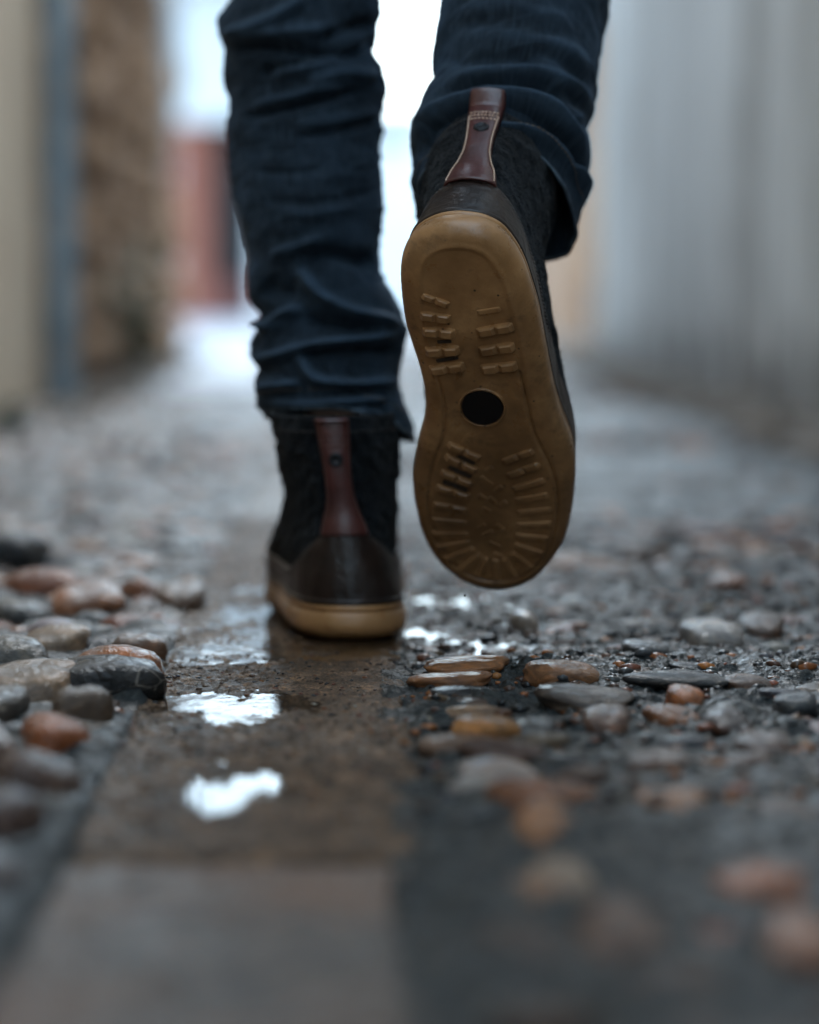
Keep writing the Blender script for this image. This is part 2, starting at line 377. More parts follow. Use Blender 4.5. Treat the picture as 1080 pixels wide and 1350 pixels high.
o = mesh_obj('pale_paving', [(-.40, 5.3, -.05), (-.2, 5.4, -.05), (-.28, 8, -.05), (-.5, 13, -.05), (-.6, 18.1, -.05), (-1.5, 18.1, -.05), (-1.1, 13, -.05), (-.9, 8.75, -.05), (-.54, 8.7, -.05), (-.47, 6.6, -.05)] + [(-.40, 5.3, .010), (-.2, 5.4, .010), (-.28, 8, .010), (-.5, 13, .010), (-.6, 18.1, .010), (-1.5, 18.1, .010), (-1.1, 13, .010), (-.9, 8.75, .010), (-.54, 8.7, .010), (-.47, 6.6, .010)], [tuple(range(10, 20))] + [(i, (i + 1) % 10, 10 + (i + 1) % 10, 10 + i) for i in range(10)], M['palestone'], smooth=False)
tag(o, 'pale stone paving catching the light beyond the rubble wall', kind='structure')
blob('puddle', .08, 1.66, .06, .16, -.0026, 6, M['water'], label='shallow puddle among pebbles right of the planted boot')
blob('puddle', .10, 12.0, .5, 3.2, .006, 8, M['water'], label='wide wet patch far down the lane behind the raised boot')

# ------------------------------------------------------------------ cobbles
def cobble_mesh(seed, sub=3):
    bm = bmesh.new(); bmesh.ops.create_icosphere(bm, subdivisions=sub, radius=1)
    co = np.array([v.co[:] for v in bm.verts]); r = np.random.default_rng(seed)
    p = r.uniform(1.9, 3.3)
    nrm = (np.abs(co) ** p).sum(1) ** (1 / p); c = co / nrm[:, None]
    s = .15 * fbm(co[:, 0] * 1.1 + seed * 7, co[:, 1] * 1.1, co[:, 2] * 1.1, seed=seed, oct=2) + .030 * fbm(co[:, 0] * 4, co[:, 1] * 6, co[:, 2] * 6, seed=seed + 3, oct=2)
    c = c * (1 + s)[:, None]
    c[:, 0] *= 1 + .16 * c[:, 1] * r.choice([-1, 1])
    for v, q in zip(bm.verts, c): v.co = q
    me = bpy.data.meshes.new('cobble'); bm.to_mesh(me); bm.free()
    me.polygons.foreach_set('use_smooth', np.ones(len(me.polygons), dtype=bool)); me.materials.append(M['cobble'])
    ca = me.color_attributes.new('tone', 'FLOAT_COLOR', 'POINT'); ca.data.foreach_set('color', np.ones(len(me.vertices) * 4, dtype=np.float32))
    return me
CM = [cobble_mesh(i) for i in range(14)]
low = [cobble_mesh(100 + i, 2) for i in range(5)]
LOW = []
for me in low:
    v = np.zeros(len(me.vertices) * 3, dtype=np.float32); me.vertices.foreach_get('co', v)
    f = np.array([p.vertices[:] for p in me.polygons]); LOW.append((v.reshape(-1, 3), f)); bpy.data.meshes.remove(me)
OR, BR, GY, BK, TN, PL, RD = (.26, .095, .03), (.07, .036, .022), (.042, .045, .048), (.010, .011, .013), (.14, .09, .058), (.27, .23, .20), (.17, .06, .038)
PAL = [(OR, .12), (BR, .26), (GY, .30), (BK, .09), (TN, .12), (PL, .04), (RD, .07)]
PALR = [(OR, .17), (BR, .28), (GY, .30), (BK, .10), (TN, .07), (PL, .03), (RD, .08)]
def pick(pal):
    r = random.random() * sum(w for _, w in pal)
    for c, w in pal:
        r -= w
        if r <= 0: break
    j = random.uniform(.7, 1.35)
    return tuple(min(.5, q * j * random.uniform(.92, 1.08)) for q in c)
class Field:
    def __init__(s): s.items = []; s.cells = {}
    def ok(s, x, y, a, b, th, gap):
        r = max(a, b); k = (int(x // .08), int(y // .08))
        for i in range(k[0] - 2, k[0] + 3):
            for j in range(k[1] - 2, k[1] + 3):
                for (X, Y, A, B, T) in s.cells.get((i, j), ()):
                    dx, dy = x - X, y - Y; d = math.hypot(dx, dy)
                    if d > r + max(A, B): continue
                    ang = math.atan2(dy, dx)
                    def rad(A_, B_, T_): 
                        q = ang - T_; return A_ * B_ / math.sqrt((B_ * math.cos(q)) ** 2 + (A_ * math.sin(q)) ** 2)
                    if d < (rad(A, B, T) + rad(a, b, th)) * gap: return False
        return True
    def add(s, x, y, z, a, b, c, th, col):
        s.cells.setdefault((int(x // .08), int(y // .08)), []).append((x, y, a, b, th)); s.items.append((x, y, z, a, b, c, th, col))
LF, RF = Field(), Field()
def key(fld, px, py, wpx, dpt, hh, th, col, zc=0.0):
    if fld is LF: hh *= .84; zc -= .0008; col = (min(.6, col[0] * 1.7), col[1] * 1.45, col[2] * 1.2)
    else: hh *= .95; zc += .0004; col = tuple(min(.6, q * 1.35) for q in col)
    g = G(px, py, zc); D = (g - CAM) @ FW; a = wpx / 2 / F * D
    fld.add(g[0], g[1], zc, a, dpt, hh, math.radians(th), col)
# (photo px, py of the centre, width in px, half depth m, half height m, turn, colour, centre height)
for k in [(128, 908, 165, .022, .019, -18, BK, .004), (160, 888, 125, .024, .018, -10, (.23, .085, .028), .004), (112, 944, 84, .021, .018, 5, (.06, .045, .035), .003),
          (70, 984, 92, .031, .017, 8, (.20, .068, .026), .002), (38, 1048, 118, .026, .020, -6, (.045, .027, .022), .003), (2, 1095, 120, .028, .022, 0, (.04, .022, .018), .004),
          (42, 912, 135, .030, .018, -5, (.15, .115, .09), .004), (-8, 945, 90, .024, .017, 0, (.055, .05, .048), .003), (18, 872, 100, .024, .017, 10, (.075, .078, .08), .003),
          (72, 853, 95, .026, .014, 0, (.17, .13, .10), .003), (186, 864, 76, .018, .015, 0, (.085, .05, .034), .002), (118, 800, 100, .032, .017, 8, (.15, .066, .032), .003),
          (186, 786, 60, .02, .014, 0, (.16, .07, .04), .002), (241, 796, 66, .030, .016, 5, (.10, .065, .048), .003), (60, 775, 110, .03, .017, 0, (.15, .06, .035), .004), (10, 735, 90, .035, .024, 0, BK, .008),
          (28, 815, 90, .026, .015, 5, GY, .002), (-30, 1010, 110, .03, .02, 0, BR, .002), (-30, 1180, 150, .03, .02, 0, (.04, .03, .03), .002)]: key(LF, *k)
for k in [(615, 880, 112, .012, .0045, 0, (.23, .095, .035), .006), (598, 899, 106, .012, .0050, 0, (.20, .085, .035), .0035), (608, 917, 84, .010, .004, 0, BK, .001),
          (739, 895, 98, .020, .0085, 5, (.19, .085, .036), .003), (775, 925, 124, .018, .0070, -8, (.060, .045, .036), .001), (896, 899, 138, .013, .0050, -5, (.022, .022, .022), .005),
          (903, 923, 56, .017, .0085, 0, (.27, .088, .028), .002), (626, 943, 92, .012, .005, 0, (.20, .12, .07), .0), (642, 968, 96, .022, .0095, 0, (.27, .115, .03), -.001),
          (600, 985, 110, .02, .006, 0, (.14, .08, .05), -.002), (800, 957, 68, .018, .0095, 0, (.085, .043, .028), .0), (658, 1032, 124, .028, .0085, 8, (.27, .21, .18), -.002), (622, 1045, 80, .02, .007, 0, PL, -.002),
          (722, 1098, 100, .034, .011, 0, (.25, .105, .04), .0), (738, 1170, 96, .026, .010, 0, (.24, .17, .12), .0), (958, 957, 60, .018, .0085, 0, (.05, .036, .032), .0),
          (1006, 990, 80, .02, .0085, 0, (.07, .040, .03), .0), (888, 1070, 90, .026, .0095, 0, (.24, .10, .035), .0), (1000, 1182, 120, .024, .010, 0, (.22, .075, .03), .0),
          (1060, 1256, 110, .024, .010, 0, (.21, .10, .06), .0), (937, 842, 78, .032, .011, 0, (.26, .23, .21), .001), (985, 905, 70, .016, .006, 0, BR, .002), (1050, 930, 60, .014, .007, 0, GY, .002),
          (870, 1010, 90, .02, .007, 0, BR, .0), (700, 965, 70, .02, .006, 0, GY, -.001), (1040, 1080, 90, .022, .008, 0, BR, .0), (700, 1190, 100, .02, .008, 0, (.2, .1, .05), .0), (820, 1240, 130, .03, .008, 0, BR, .0),
          (960, 770, 52, .03, .008, 0, (.19, .075, .04), .002), (690, 820, 40, .02, .007, 0, PL, .001), (1005, 828, 60, .024, .008, 0, BR, .001), (850, 860, 70, .02, .006, 0, GY, .002)]: key(RF, *k)
def fill(fld, x0, x1, y0, y1, tries, pal, smin, smax, gap, hfac, zfn):
    for _ in range(tries):
        t = random.random(); y = y0 * (y1 / y0) ** t if random.random() < .6 else y0 + (y1 - y0) * t
        x = random.uniform(x0, x1)
        b = random.uniform(smin, smax); a = b * random.uniform(1.1, 2.0)
        th = random.gauss(1.15, .4) if fld is LF else random.gauss(.25, .6)
        if x + a * abs(math.cos(th)) > x1 or x - a * abs(math.cos(th)) < x0: continue
        if not fld.ok(x, y, a, b, th, gap): continue
        c = b * random.uniform(*hfac)
        fld.add(x, y, zfn(c), a, b, c, th, pick(pal))
fill(LF, -.575, -.115, .55, 5.2, 30000, PAL, .013, .021, .92, (.6, .85), lambda c: -.006 + c * .10 + random.uniform(-.004, .001))
fill(LF, -.575, -.115, .55, 5.0, 60000, PAL, .007, .013, .90, (.7, .9), lambda c: -.004)
fill(RF, .033, .735, .55, 3.0, 2200, PALR, .008, .020, 1.12, (.30, .5), lambda c: -.005 + random.uniform(-.55, .05) * c)
fill(RF, .036, .40, .60, 1.35, 3500, PALR, .009, .019, 1.06, (.4, .55), lambda c: .001 + random.uniform(-.35, .0) * c)
fill(RF, .033, .735, .7, 5.0, 3000, PALR, .004, .011, 1.1, (.45, .7), lambda c: -.005 + random.uniform(-.4, .2) * c)
fill(RF, .033, .735, 1.5, 9.0, 9000, PALR, .006, .017, 1.0, (.4, .65), lambda c: -.003 + random.uniform(-.5, .0) * c)
fill(RF, .1, .735, 9.0, 15.0, 500, PALR, .018, .03, 1.0, (.4, .6), lambda c: -.004)

def flush_field(fld, parent, bedfix):
    def size(i): x, y, z, a, b, c, th, col = i; return a * F / max(y, .3) if y > .62 and abs(x / y - .02) < .19 else 0
    its = sorted(fld.items, key=size, reverse=True)
    for i, (x, y, z, a, b, c, th, col) in enumerate(its[:295]):
        o = bpy.data.objects.new('cobble', CM[i % len(CM)]); C.objects.link(o); o.parent = parent
        o.location = (x, y, z + bedfix(x, y)); o.scale = (a, b, c)
        o.rotation_euler = (random.uniform(-.12, .12), random.uniform(-.12, .12), th); o.color = (*col, 1)
    V, Fc, K = [], [], []; base = 0
    for (x, y, z, a, b, c, th, col) in its[295:]:
        v0, f0 = LOW[random.randrange(len(LOW))]
        if y > 3.2 and False: pass
        q = v0 * (a, b, c); cs, sn = math.cos(th), math.sin(th)
        q = np.stack([q[:, 0] * cs - q[:, 1] * sn + x, q[:, 0] * sn + q[:, 1] * cs + y, q[:, 2] + z + bedfix(x, y)], -1)
        V.append(q); Fc.append(f0 + base); base += len(q); K.append(np.tile([*col, 1], (len(q), 1)))
    o = mesh_obj('small_cobbles', np.vstack(V), np.vstack(Fc), M['cobble'], parent)
    ca = o.data.color_attributes.new('tone', 'FLOAT_COLOR', 'POINT'); ca.data.foreach_set('color', np.vstack(K).astype(np.float32).ravel())
    o['kind'] = 'stuff'; o.color = (1, 1, 1, 1)
    print('cobbles', len(its), 'joined tris', sum(len(f) for f in Fc))
def bf_r(x, y): return .006 * math.exp(-((y - 1.42) / .05) ** 2) * float(sstep(.02, .14, np.array(x)))
left_bed = tag(mesh_obj('cobbled_verge', [(-.575, .3, -.06), (-.12, .3, -.06), (-.12, 9, -.06), (-.575, 9, -.06)], [(0, 1, 2, 3)], M['mortar'], smooth=False),
               'raised rounded cobbles packed along the left side of the lane', kind='structure')
flush_field(LF, left_bed, lambda x, y: 0); flush_field(RF, pavement, bf_r)
# leaf-sized bits of grit and organic litter lying on the slab
g1 = cobble_mesh(77, 1); gv = np.zeros(len(g1.vertices) * 3, dtype=np.float32); g1.vertices.foreach_get('co', gv); gv = gv.reshape(-1, 3)
gf = np.array([p.vertices[:] for p in g1.polygons]); bpy.data.meshes.remove(g1)
NG = 5200; gx = np.where(RNG.random(NG) < .3, RNG.uniform(SLX0, SLX1, NG), RNG.uniform(SLX1, .42, NG)); gy = RNG.uniform(1.0, 2.3, NG)
gr = np.where(gx < SLX1, RNG.uniform(.0005, .0014, NG), .001 + .0032 * RNG.random(NG) ** 2.2); gz = np.where(gx < SLX1, slab_height(gx, gy), bed_height(gx, gy))
ga = RNG.uniform(0, 6.3, NG); ge = RNG.uniform(1, 1.8, NG)
V, Fc, K = [], [], []
for i in range(NG):
    q = gv * (gr[i] * ge[i], gr[i], gr[i] * .7); cs, sn = math.cos(ga[i]), math.sin(ga[i])
    V.append(np.stack([q[:, 0] * cs - q[:, 1] * sn + gx[i], q[:, 0] * sn + q[:, 1] * cs + gy[i], q[:, 2] + gz[i] + gr[i] * .1], -1)); Fc.append(gf + i * len(gv)); K.append(np.tile([*pick(PALR), 1], (len(gv), 1)))
V = np.vstack(V); Fc = np.vstack(Fc)
gt = tag(mesh_obj('grit', V, Fc, M['cobble']), 'loose grit scattered over the slab and mortar', kind='stuff')
ca = gt.data.color_attributes.new('tone', 'FLOAT_COLOR', 'POINT'); ca.data.foreach_set('color', np.vstack(K).astype(np.float32).ravel())

# ------------------------------------------------------------------ walls and houses
def wall(name, lo, hi, mat, label, cat='wall'):
    o = box(name, lo, hi, mat, bev=.006); return tag(o, label, cat)
wall('plaster_wall', (LWX - .35, -7, -.1), (LWX, 4.72, 2.9), M['cream'], 'smooth cream plastered wall at the left edge of the lane')
# rubble wall with its stones
rw = empty('rubble_wall', (LWX - .05, 5.0, 0), 'brown rubble stone wall between the grey drainpipe and the far white house', 'wall')
def local(o, parent): o.parent = parent; o.matrix_parent_inverse.identity(); o.location = [o.location[i] - parent.location[i] for i in range(3)]
core = box('mortar_core', (LWX - .45, 4.73, -.1), (LWX - .035, 8.6, 2.7), M['rubble_mortar']); local(core, rw)
def stone_face_mesh(seed):
    bm = bmesh.new(); bmesh.ops.create_cube(bm, size=2); bmesh.ops.subdivide_edges(bm, edges=bm.edges[:], cuts=2, use_grid_fill=True)
    co = np.array([v.co[:] for v in bm.verts]); nr = (np.abs(co) ** 4).sum(1) ** .25; c = co / nr[:, None]
    c *= (1 + .16 * fbm(co[:, 0] + seed * 5, co[:, 1], co[:, 2], seed=seed, oct=2))[:, None]
    for v, q in zip(bm.verts, c): v.co = q
    me = bpy.data.meshes.new('stone'); bm.to_mesh(me); bm.free(); me.materials.append(M['rubble']); return me
SM = [stone_face_mesh(i) for i in range(8)]
z = .02
while z < 1.5:
    hgt = random.uniform(.07, .15); y = 4.76
    while y < 8.4:
        w = random.uniform(.14, .42)
        o = bpy.data.objects.new('stone', random.choice(SM)); C.objects.link(o); o.parent = rw
        o.location = (LWX - .035 - rw.location[0], y + w / 2 - rw.location[1], z + hgt / 2 + random.uniform(-.015, .015))
        o.scale = (random.uniform(.02, .07), w * .47, hgt * .46); o.rotation_euler = (random.uniform(-.1, .1), 0, 0)
        y += w
    z += hgt
# patches of old render left high on the rubble
for (ya, yb, za, zb) in [(7.5, 8.5, .72, 2.6), (5.5, 6.3, 1.3, 2.4)]:
    pts = []; n = 28
    for i in range(n):
        a = 2 * math.pi * i / n; r = 1 + .12 * math.sin(4 * a + ya) + .08 * math.sin(7 * a)
        pts.append(((ya + yb) / 2 + (yb - ya) / 2 * r * math.cos(a) * .95, (za + zb) / 2 + (zb - za) / 2 * r * math.sin(a)))
    X0, X1 = LWX - .01 - rw.location[0], LWX + .022 - rw.location[0]
    v = [(X0, p - rw.location[1], q) for p, q in pts] + [(X1, (p - (ya + yb) / 2) * .96 + (ya + yb) / 2 - rw.location[1], (q - (za + zb) / 2) * .96 + (za + zb) / 2) for p, q in pts]
    mesh_obj('render_patch', v, [tuple(range(n, 2 * n))] + [(i, (i + 1) % n, n + (i + 1) % n, n + i) for i in range(n)], M['quoin'], rw, smooth=False)

def tube(path, r, n=20):
    V, Fc = [], []
    for i, p in enumerate(path):
        for k in range(n):
            a = 2 * math.pi * k / n; V.append((p[0] + r[i] * math.cos(a), p[1] + r[i] * math.sin(a), p[2]))
    f = grid_faces(len(path), n, True)
    return np.array(V), f
pp = empty('drainpipe', (-.535, 4.72, 0), 'grey blue metal drainpipe between the cream wall and the rubble wall', 'pipe')
v, f = tube([(0, 0, z_) for z_ in (0.01, .5, 1.4, 2.2, 2.8)], [.027] * 5); mesh_obj('downpipe', v, f, M['pipe'], pp)
for z_ in (.9, 1.9, 2.6):
    v, f = tube([(0, 0, z_ - .015), (0, 0, z_ - .0149), (0, 0, z_ + .0149), (0, 0, z_ + .015)], [.027, .032, .032, .027]); mesh_obj('pipe_bracket', v, f, M['pipe'], pp)

rwall = wall('lime_plaster_wall', (RWX, -7, -.1), (RWX + .4, 7.9, 3.0), M['plaster'], 'grey white weathered plaster wall with streaks on the right of the lane')
# rubble and moss strip at the foot of the right wall
def litter(name, x0, x1, y0, y1, n, label, smin=.008, smax=.035, mat=M['debris'], xb=None):
    V, Fc = [], []; b = 0
    for _ in range(n):
        y = random.uniform(y0, y1); x = x0 + (x1 - x0) * random.random() ** 1.6
        s = random.uniform(smin, smax); v0, f0 = LOW[random.randrange(5)]
        q = v0 * (s, s * random.uniform(.6, 1.2), s * random.uniform(.35, .7)) + (x, y, s * .1); V.append(q); Fc.append(f0 + b); b += len(q)
    return tag(mesh_obj(name, np.vstack(V), np.vstack(Fc), mat), label, kind='stuff')
litter('rubble_debris', RWX, RWX - .17, 2.6, 8.5, 520, 'brown earth and stone debris along the foot of the right wall')
litter('stone_debris', LWX, LWX + .13, 4.2, 8.6, 260, 'brown stone crumbs along the foot of the rubble wall')

def plant(name, loc, n, h, label, spread=.5, lw=.02):
    e = empty(name, loc, label, 'plant')
    V, Fc, V2, F2 = [], [], [], []
    for s in range(n):
        a = random.random() * 6.3; lean = random.uniform(.1, spread); hh = h * random.uniform(.5, 1)
        tip = np.array([math.cos(a) * lean * hh, math.sin(a) * lean * hh, hh])
        b = len(V2); p = np.array([.003, 0, 0]); q = np.array([0, .003, 0])
        V2 += [tuple(-p), tuple(p), tuple(q), tuple(tip)]; F2 += [(b, b + 1, b + 3), (b + 1, b + 2, b + 3), (b + 2, b, b + 3)]
        for k in range(9):
            t = random.uniform(.2, 1); c = tip * t; d = np.array([random.gauss(0, 1), random.gauss(0, 1), random.gauss(0, .6)]); d /= np.linalg.norm(d)
            w = np.cross(d, [0, 0, 1]); w /= np.linalg.norm(w) + 1e-6; L = lw * random.uniform(.8, 1.8)
            b = len(V); V += [tuple(c), tuple(c + d * L * .5 + w * L * .3), tuple(c + d * L), tuple(c + d * L * .5 - w * L * .3)]; Fc += [(b, b + 1, b + 2, b + 3)]
    mesh_obj('leaves', V, Fc, M['leaf'], e, smooth=False); mesh_obj('stems', V2, F2, M['leaf'], e, smooth=False)
plant('weed', (-.50, 5.9, 0), 26, .34, 'dark green weed growing at the foot of the rubble wall', .35, .03)
plant('weed', (-.50, 3.75, 0), 12, .05, 'small green weed at the foot of the cream wall', .9, .02)

# far white and red house on the left at the end of the lane
hA = empty('white_house', (-1.6, 18.2, 0), 'white house at the end of the lane with a tall red door', 'house')
def hb(name, lo, hi, mat, par, bev=0):
    o = box(name, lo, hi, mat, bev=bev); local(o, hA if par is None else par); return o
hb('wall', (-3.4, 18.2, -.1), (-1.26, 22, 2.45), M['white'], hA)
hb('wall', (-1.26, 18.2, 1.40), (-.70, 22, 2.45), M['white'], hA)
hb('wall', (-.70, 18.2, -.1), (-.45, 22, 2.45), M['white'], hA)
hb('back_wall', (-1.26, 18.9, -.1), (-.70, 22, 1.40), M['darkwood'], hA)
dr = hb('door', (-1.26, 18.16, -.02), (-1.03, 18.24, 1.38), M['red'], hA, .01)
hb('low_board', (-1.03, 18.25, -.02), (-.71, 18.29, .30), M['redlow'], hA, .008)
hb('door', (-1.03, 18.60, .30), (-.71, 18.64, 1.38), M['darkwood'], hA, .008)
hb('roof', (-3.7, 18.0, 2.45), (-.3, 22.3, 2.55), M['roof'], hA)
# far white house closing the lane
hC = empty('white_house', (.3, 30, 0), 'white house closing the far end of the lane with one small dark window', 'house')
def hc(name, lo, hi, mat, bev=0):
    o = box(name, lo, hi, mat, bev=bev); local(o, hC); return o
hc('wall', (-3.0, 30, -.1), (3.2, 34, 2.35), M['white'])
w = hc('window', (.26, 29.93, 1.95), (.50, 29.99, 2.28), M['darkwood'], .01)
hc('pane', (.29, 29.92, 1.98), (.47, 29.925, 2.25), M['glass'])
# ochre house past the right wall
hB = empty('ochre_house', (1.5, 11.6, 0), 'orange brown rendered house corner with pale quoin stones past the right wall', 'house')
def hd(name, lo, hi, mat, bev=0):
    o = box(name, lo, hi, mat, bev=bev); local(o, hB); return o
hd('wall', (.96, 11.6, -.1), (4.0, 15, 1.42), M['ochre'])
hd('wall', (.96, 11.6, 1.42), (4.0, 15, 4.2), M['quoin'])
for z0 in (.12, .52, .92): hd('quoin', (1.07 if z0 != .52 else 1.10, 11.57, z0 - .1), (1.24, 11.66, z0 + .12), M['quoin'], .01)
hd('roof', (.7, 11.3, 4.2), (4.3, 15.3, 4.4), M['roof'])

# ------------------------------------------------------------------ the walker
person = empty('person', (0.01, 1.62, 0), 'person walking away in dark blue jeans and brown leather boots, right heel lifted', 'person')
PL0 = np.array([0.01, 1.62, 0.0])

# --- sole outline of the right boot in its own plane (x lateral, y heel to toe, z up)
def rot(th, yaw, roll):
    c, s = math.cos, math.sin; t, zz, r = math.radians(-th), -math.radians(yaw), math.radians(roll)
    Rz = np.array([[c(zz), -s(zz), 0], [s(zz), c(zz), 0], [0, 0, 1]]); Rx = np.array([[1, 0, 0], [0, c(t), -s(t)], [0, s(t), c(t)]])
    Ry = np.array([[c(r), 0, s(r)], [0, 1, 0], [-s(r), 0, c(r)]])
    return Rz @ Rx @ Ry
RB = rot(55.5, 7, 3.2); RIMZ = .008
OB = P(612, 292, 1.375) - RB @ np.array([0, 0, RIMZ])
def to_boot(px, py, z):
    o = OB + RB @ np.array([0, 0, z]); n = RB[:, 2]; d = ray(px, py); k = ((o - CAM) @ n) / (d @ n)
    return RB.T @ (CAM + k * d - OB)
OUT = [(612, 292), (590, 292), (568, 297), (548, 308), (535, 325), (529, 350), (530, 385), (535, 420), (542, 445), (549, 466), (556, 490), (561, 518), (560, 547), (552, 578), (545, 615), (545, 640), (549, 668), (558, 701), (573, 730), (597, 754), (625, 769), (652, 775), (678, 773),
       (700, 764), (722, 744), (741, 716), (751, 687), (757, 645), (758, 610), (752, 580), (739, 547), (730, 515), (723, 480), (717, 448), (710, 412), (702, 385), (692, 355), (680, 332), (662, 310), (638, 297)]
def cspline(pts, n, closed=True):
    pts = np.array(pts, float); m = len(pts); out = []
    seg = m if closed else m - 1
    for i in range(seg):
        p0, p1, p2, p3 = (pts[(i - 1) % m] if closed or i > 0 else pts[0]), pts[i], pts[(i + 1) % m], (pts[(i + 2) % m] if closed or i < m - 2 else pts[-1])
        for t in np.linspace(0, 1, 12, endpoint=False):
            out.append(.5 * ((2 * p1) + (-p0 + p2) * t + (2 * p0 - 5 * p1 + 4 * p2 - p3) * t * t + (-p0 + 3 * p1 - 3 * p2 + p3) * t ** 3))
    if not closed: out.append(pts[-1])
    out = np.array(out)
    q = np.vstack([out, out[:1]]) if closed else out
    L = np.concatenate([[0], np.cumsum(np.linalg.norm(np.diff(q, axis=0), axis=1))])
    tt = np.linspace(0, L[-1], n, endpoint=not closed)
    return np.stack([np.interp(tt, L, q[:, k]) for k in range(q.shape[1])], -1)
out2 = np.array([to_boot(px, py, RIMZ)[:2] for px, py in OUT])
NO = 480
out2 = cspline(out2, NO); 
i0 = np.argmin(out2[:, 1]); out2 = np.roll(out2, -i0, axis=0)          # index 0 = back of the heel
ORI = 1.0
PLATE = [(569, 488), (578, 502), (584, 525), (587, 552), (584, 580), (574, 606), (567, 635), (565, 665), (569, 698), (581, 724), (598, 746), (625, 762), (652, 767), (680, 765), (701, 755), (718, 737), (730, 705), (735, 668), (732, 635), (722, 608), (708, 580), (699, 552), (692, 520), (684, 488)]
plate2 = cspline([to_boot(px, py, 0)[:2] for px, py in PLATE], 500, closed=False)
def dist_poly(p, poly, closed=True):
    a = poly; b = np.roll(poly, -1, axis=0) if closed else poly[1:]
    if not closed: a = poly[:-1]
    best = np.full(len(p), 1e9)
    for k in range(0, len(a)):
        ab = b[k] - a[k]; t = np.clip(((p - a[k]) @ ab) / (ab @ ab + 1e-12), 0, 1)
        best = np.minimum(best, np.hypot(*(p - (a[k] + t[:, None] * ab)).T))
    return best
SOLE_T = .022
def sole_arrays():
    # underside: rings from the outline inwards to the centre line
    ymin, ymax = out2[:, 1].min(), out2[:, 1].max()
    def cx(y):
        left = out2[:NO // 2]; ys = np.linspace(ymin + .004, ymax - .004, 60)
        r = []
        for q in ys:
            near = out2[np.abs(out2[:, 1] - q) < .004]; r.append((near[:, 0].min() + near[:, 0].max()) / 2)
        return np.interp(y, ys, r)
    cy = np.clip(out2[:, 1], ymin + .034, ymax - .044); cen = np.stack([cx(cy), cy], -1)
    ns = 74; s = np.linspace(1, 0, ns) ** 1.0
    P2 = cen[None] + (out2 - cen)[None] * s[:, None, None]
    flat = P2.reshape(-1, 2)
    de = np.minimum(dist_poly(flat, out2[::4]), .05)
    R_ = .0125
    z = RIMZ * (1 - np.sqrt(np.clip(1 - (1 - np.clip(de / R_, 0, 1)) ** 2, 0, 1)))
    dp = dist_poly(flat, plate2[::4], False)
    z = z + .0016 * np.exp(-(dp / .0009) ** 2)                             # the groove round the tread plate
    z = z + .00035 * fbm(flat[:, 0] * 60, flat[:, 1] * 60, seed=4, oct=3)
    # shallow hollow lip round the heel
    z = z - .0006 * np.exp(-((de - .011) / .0018) ** 2) * sstep(.13, .10, flat[:, 1])
    under = np.stack([flat[:, 0], flat[:, 1], z], -1)
    nf = NO
    rings = []
    nrm = np.roll(out2, -1, 0) - np.roll(out2, 1, 0); nrm = np.stack([nrm[:, 1], -nrm[:, 0]], -1); nrm /= np.linalg.norm(nrm, axis=1)[:, None]
    if ((out2 + nrm * .001 - out2.mean(0)) ** 2).sum() < ((out2 - out2.mean(0)) ** 2).sum(): nrm = -nrm
    for zz, off in [(.0095, .0002), (.012, 0), (.0150, -.0006), (.0165, -.0012), (.0168, -.0020), (.0174, -.0020), (.0178, -.0013), (.0200, -.0012), (SOLE_T, -.0022), (SOLE_T + .0003, -.009)]:
        rings.append(np.concatenate([out2 + nrm * off, np.full((NO, 1), zz)], 1))
    side = np.vstack(rings[::-1])
    v = np.vstack([side, under]); return v, grid_faces(len(rings) + ns, NO, True), nrm
SV, SF, ON = sole_arrays()
IN2 = out2 - ON * .0045                                       # where the upper meets the sole

def ring_frac():
    h = NO // 2; f = np.zeros(NO); d = np.linalg.norm(np.roll(out2, -1, 0) - out2, axis=1); L = np.concatenate([[0], np.cumsum(d)])[:-1]; tot = d.sum()
    it = np.argmax(out2[:, 1]); a = L[it]
    f[:it + 1] = L[:it + 1] / a * .5; f[it:] = .5 + (L[it:] - a) / (tot - a) * .5
    return f
FR = ring_frac()
side_sign = 1.0 if out2[20, 0] > out2[-20, 0] else -1.0
HX = float((out2[8, 0] + out2[-8, 0]) / 2)
COL_Z = .134
LEAN = [0.0]
def upper(frac, z):
    """point on the boot upper for perimeter fraction (0 = heel back, .5 = toe) and height z"""
    frac = np.asarray(frac) % 1.0; z = np.asarray(z, float); frac, z = np.broadcast_arrays(frac, z)
    sx = np.interp(frac, np.append(FR, 1), np.append(IN2[:, 0], IN2[0, 0])); sy = np.interp(frac, np.append(FR, 1), np.append(IN2[:, 1], IN2[0, 1]))
    ang = 2 * np.pi * frac
    cx_, cy_ = HX + .000, .060
    # collar ellipse
    ex = cx_ + side_sign * .0385 * np.sin(ang); ey = cy_ - .054 * np.cos(ang)
    # narrower ankle
    t = np.clip((z - SOLE_T) / (COL_Z - SOLE_T), 0, 1)
    kb = sstep(0, .55, t); kf = 1 - (1 - np.clip((t - .18) / .62, 0, 1)) ** 1.8; kf = np.clip(kf, 0, 1)
    w = (1 - np.cos(ang)) / 2; k = kb * (1 - w) + kf * w
    x = sx * (1 - k) + ex * k; y = sy * (1 - k) + ey * k
    bul = 1 + .02 * np.sin(np.pi * np.clip(t / .4, 0, 1))      # heel bulge
    ank = 1 - .085 * np.exp(-((t - .55) / .2) ** 2) * (1 - .3 * w)
    x = HX + (x - HX) * bul * ank + LEAN[0] * t
    y = np.where(w < .5, .003 * np.exp(-((t - .45) / .25) ** 2) * (1 - 2 * np.minimum(w, .5)) + y, y)
    return np.stack([x, y, z], -1)
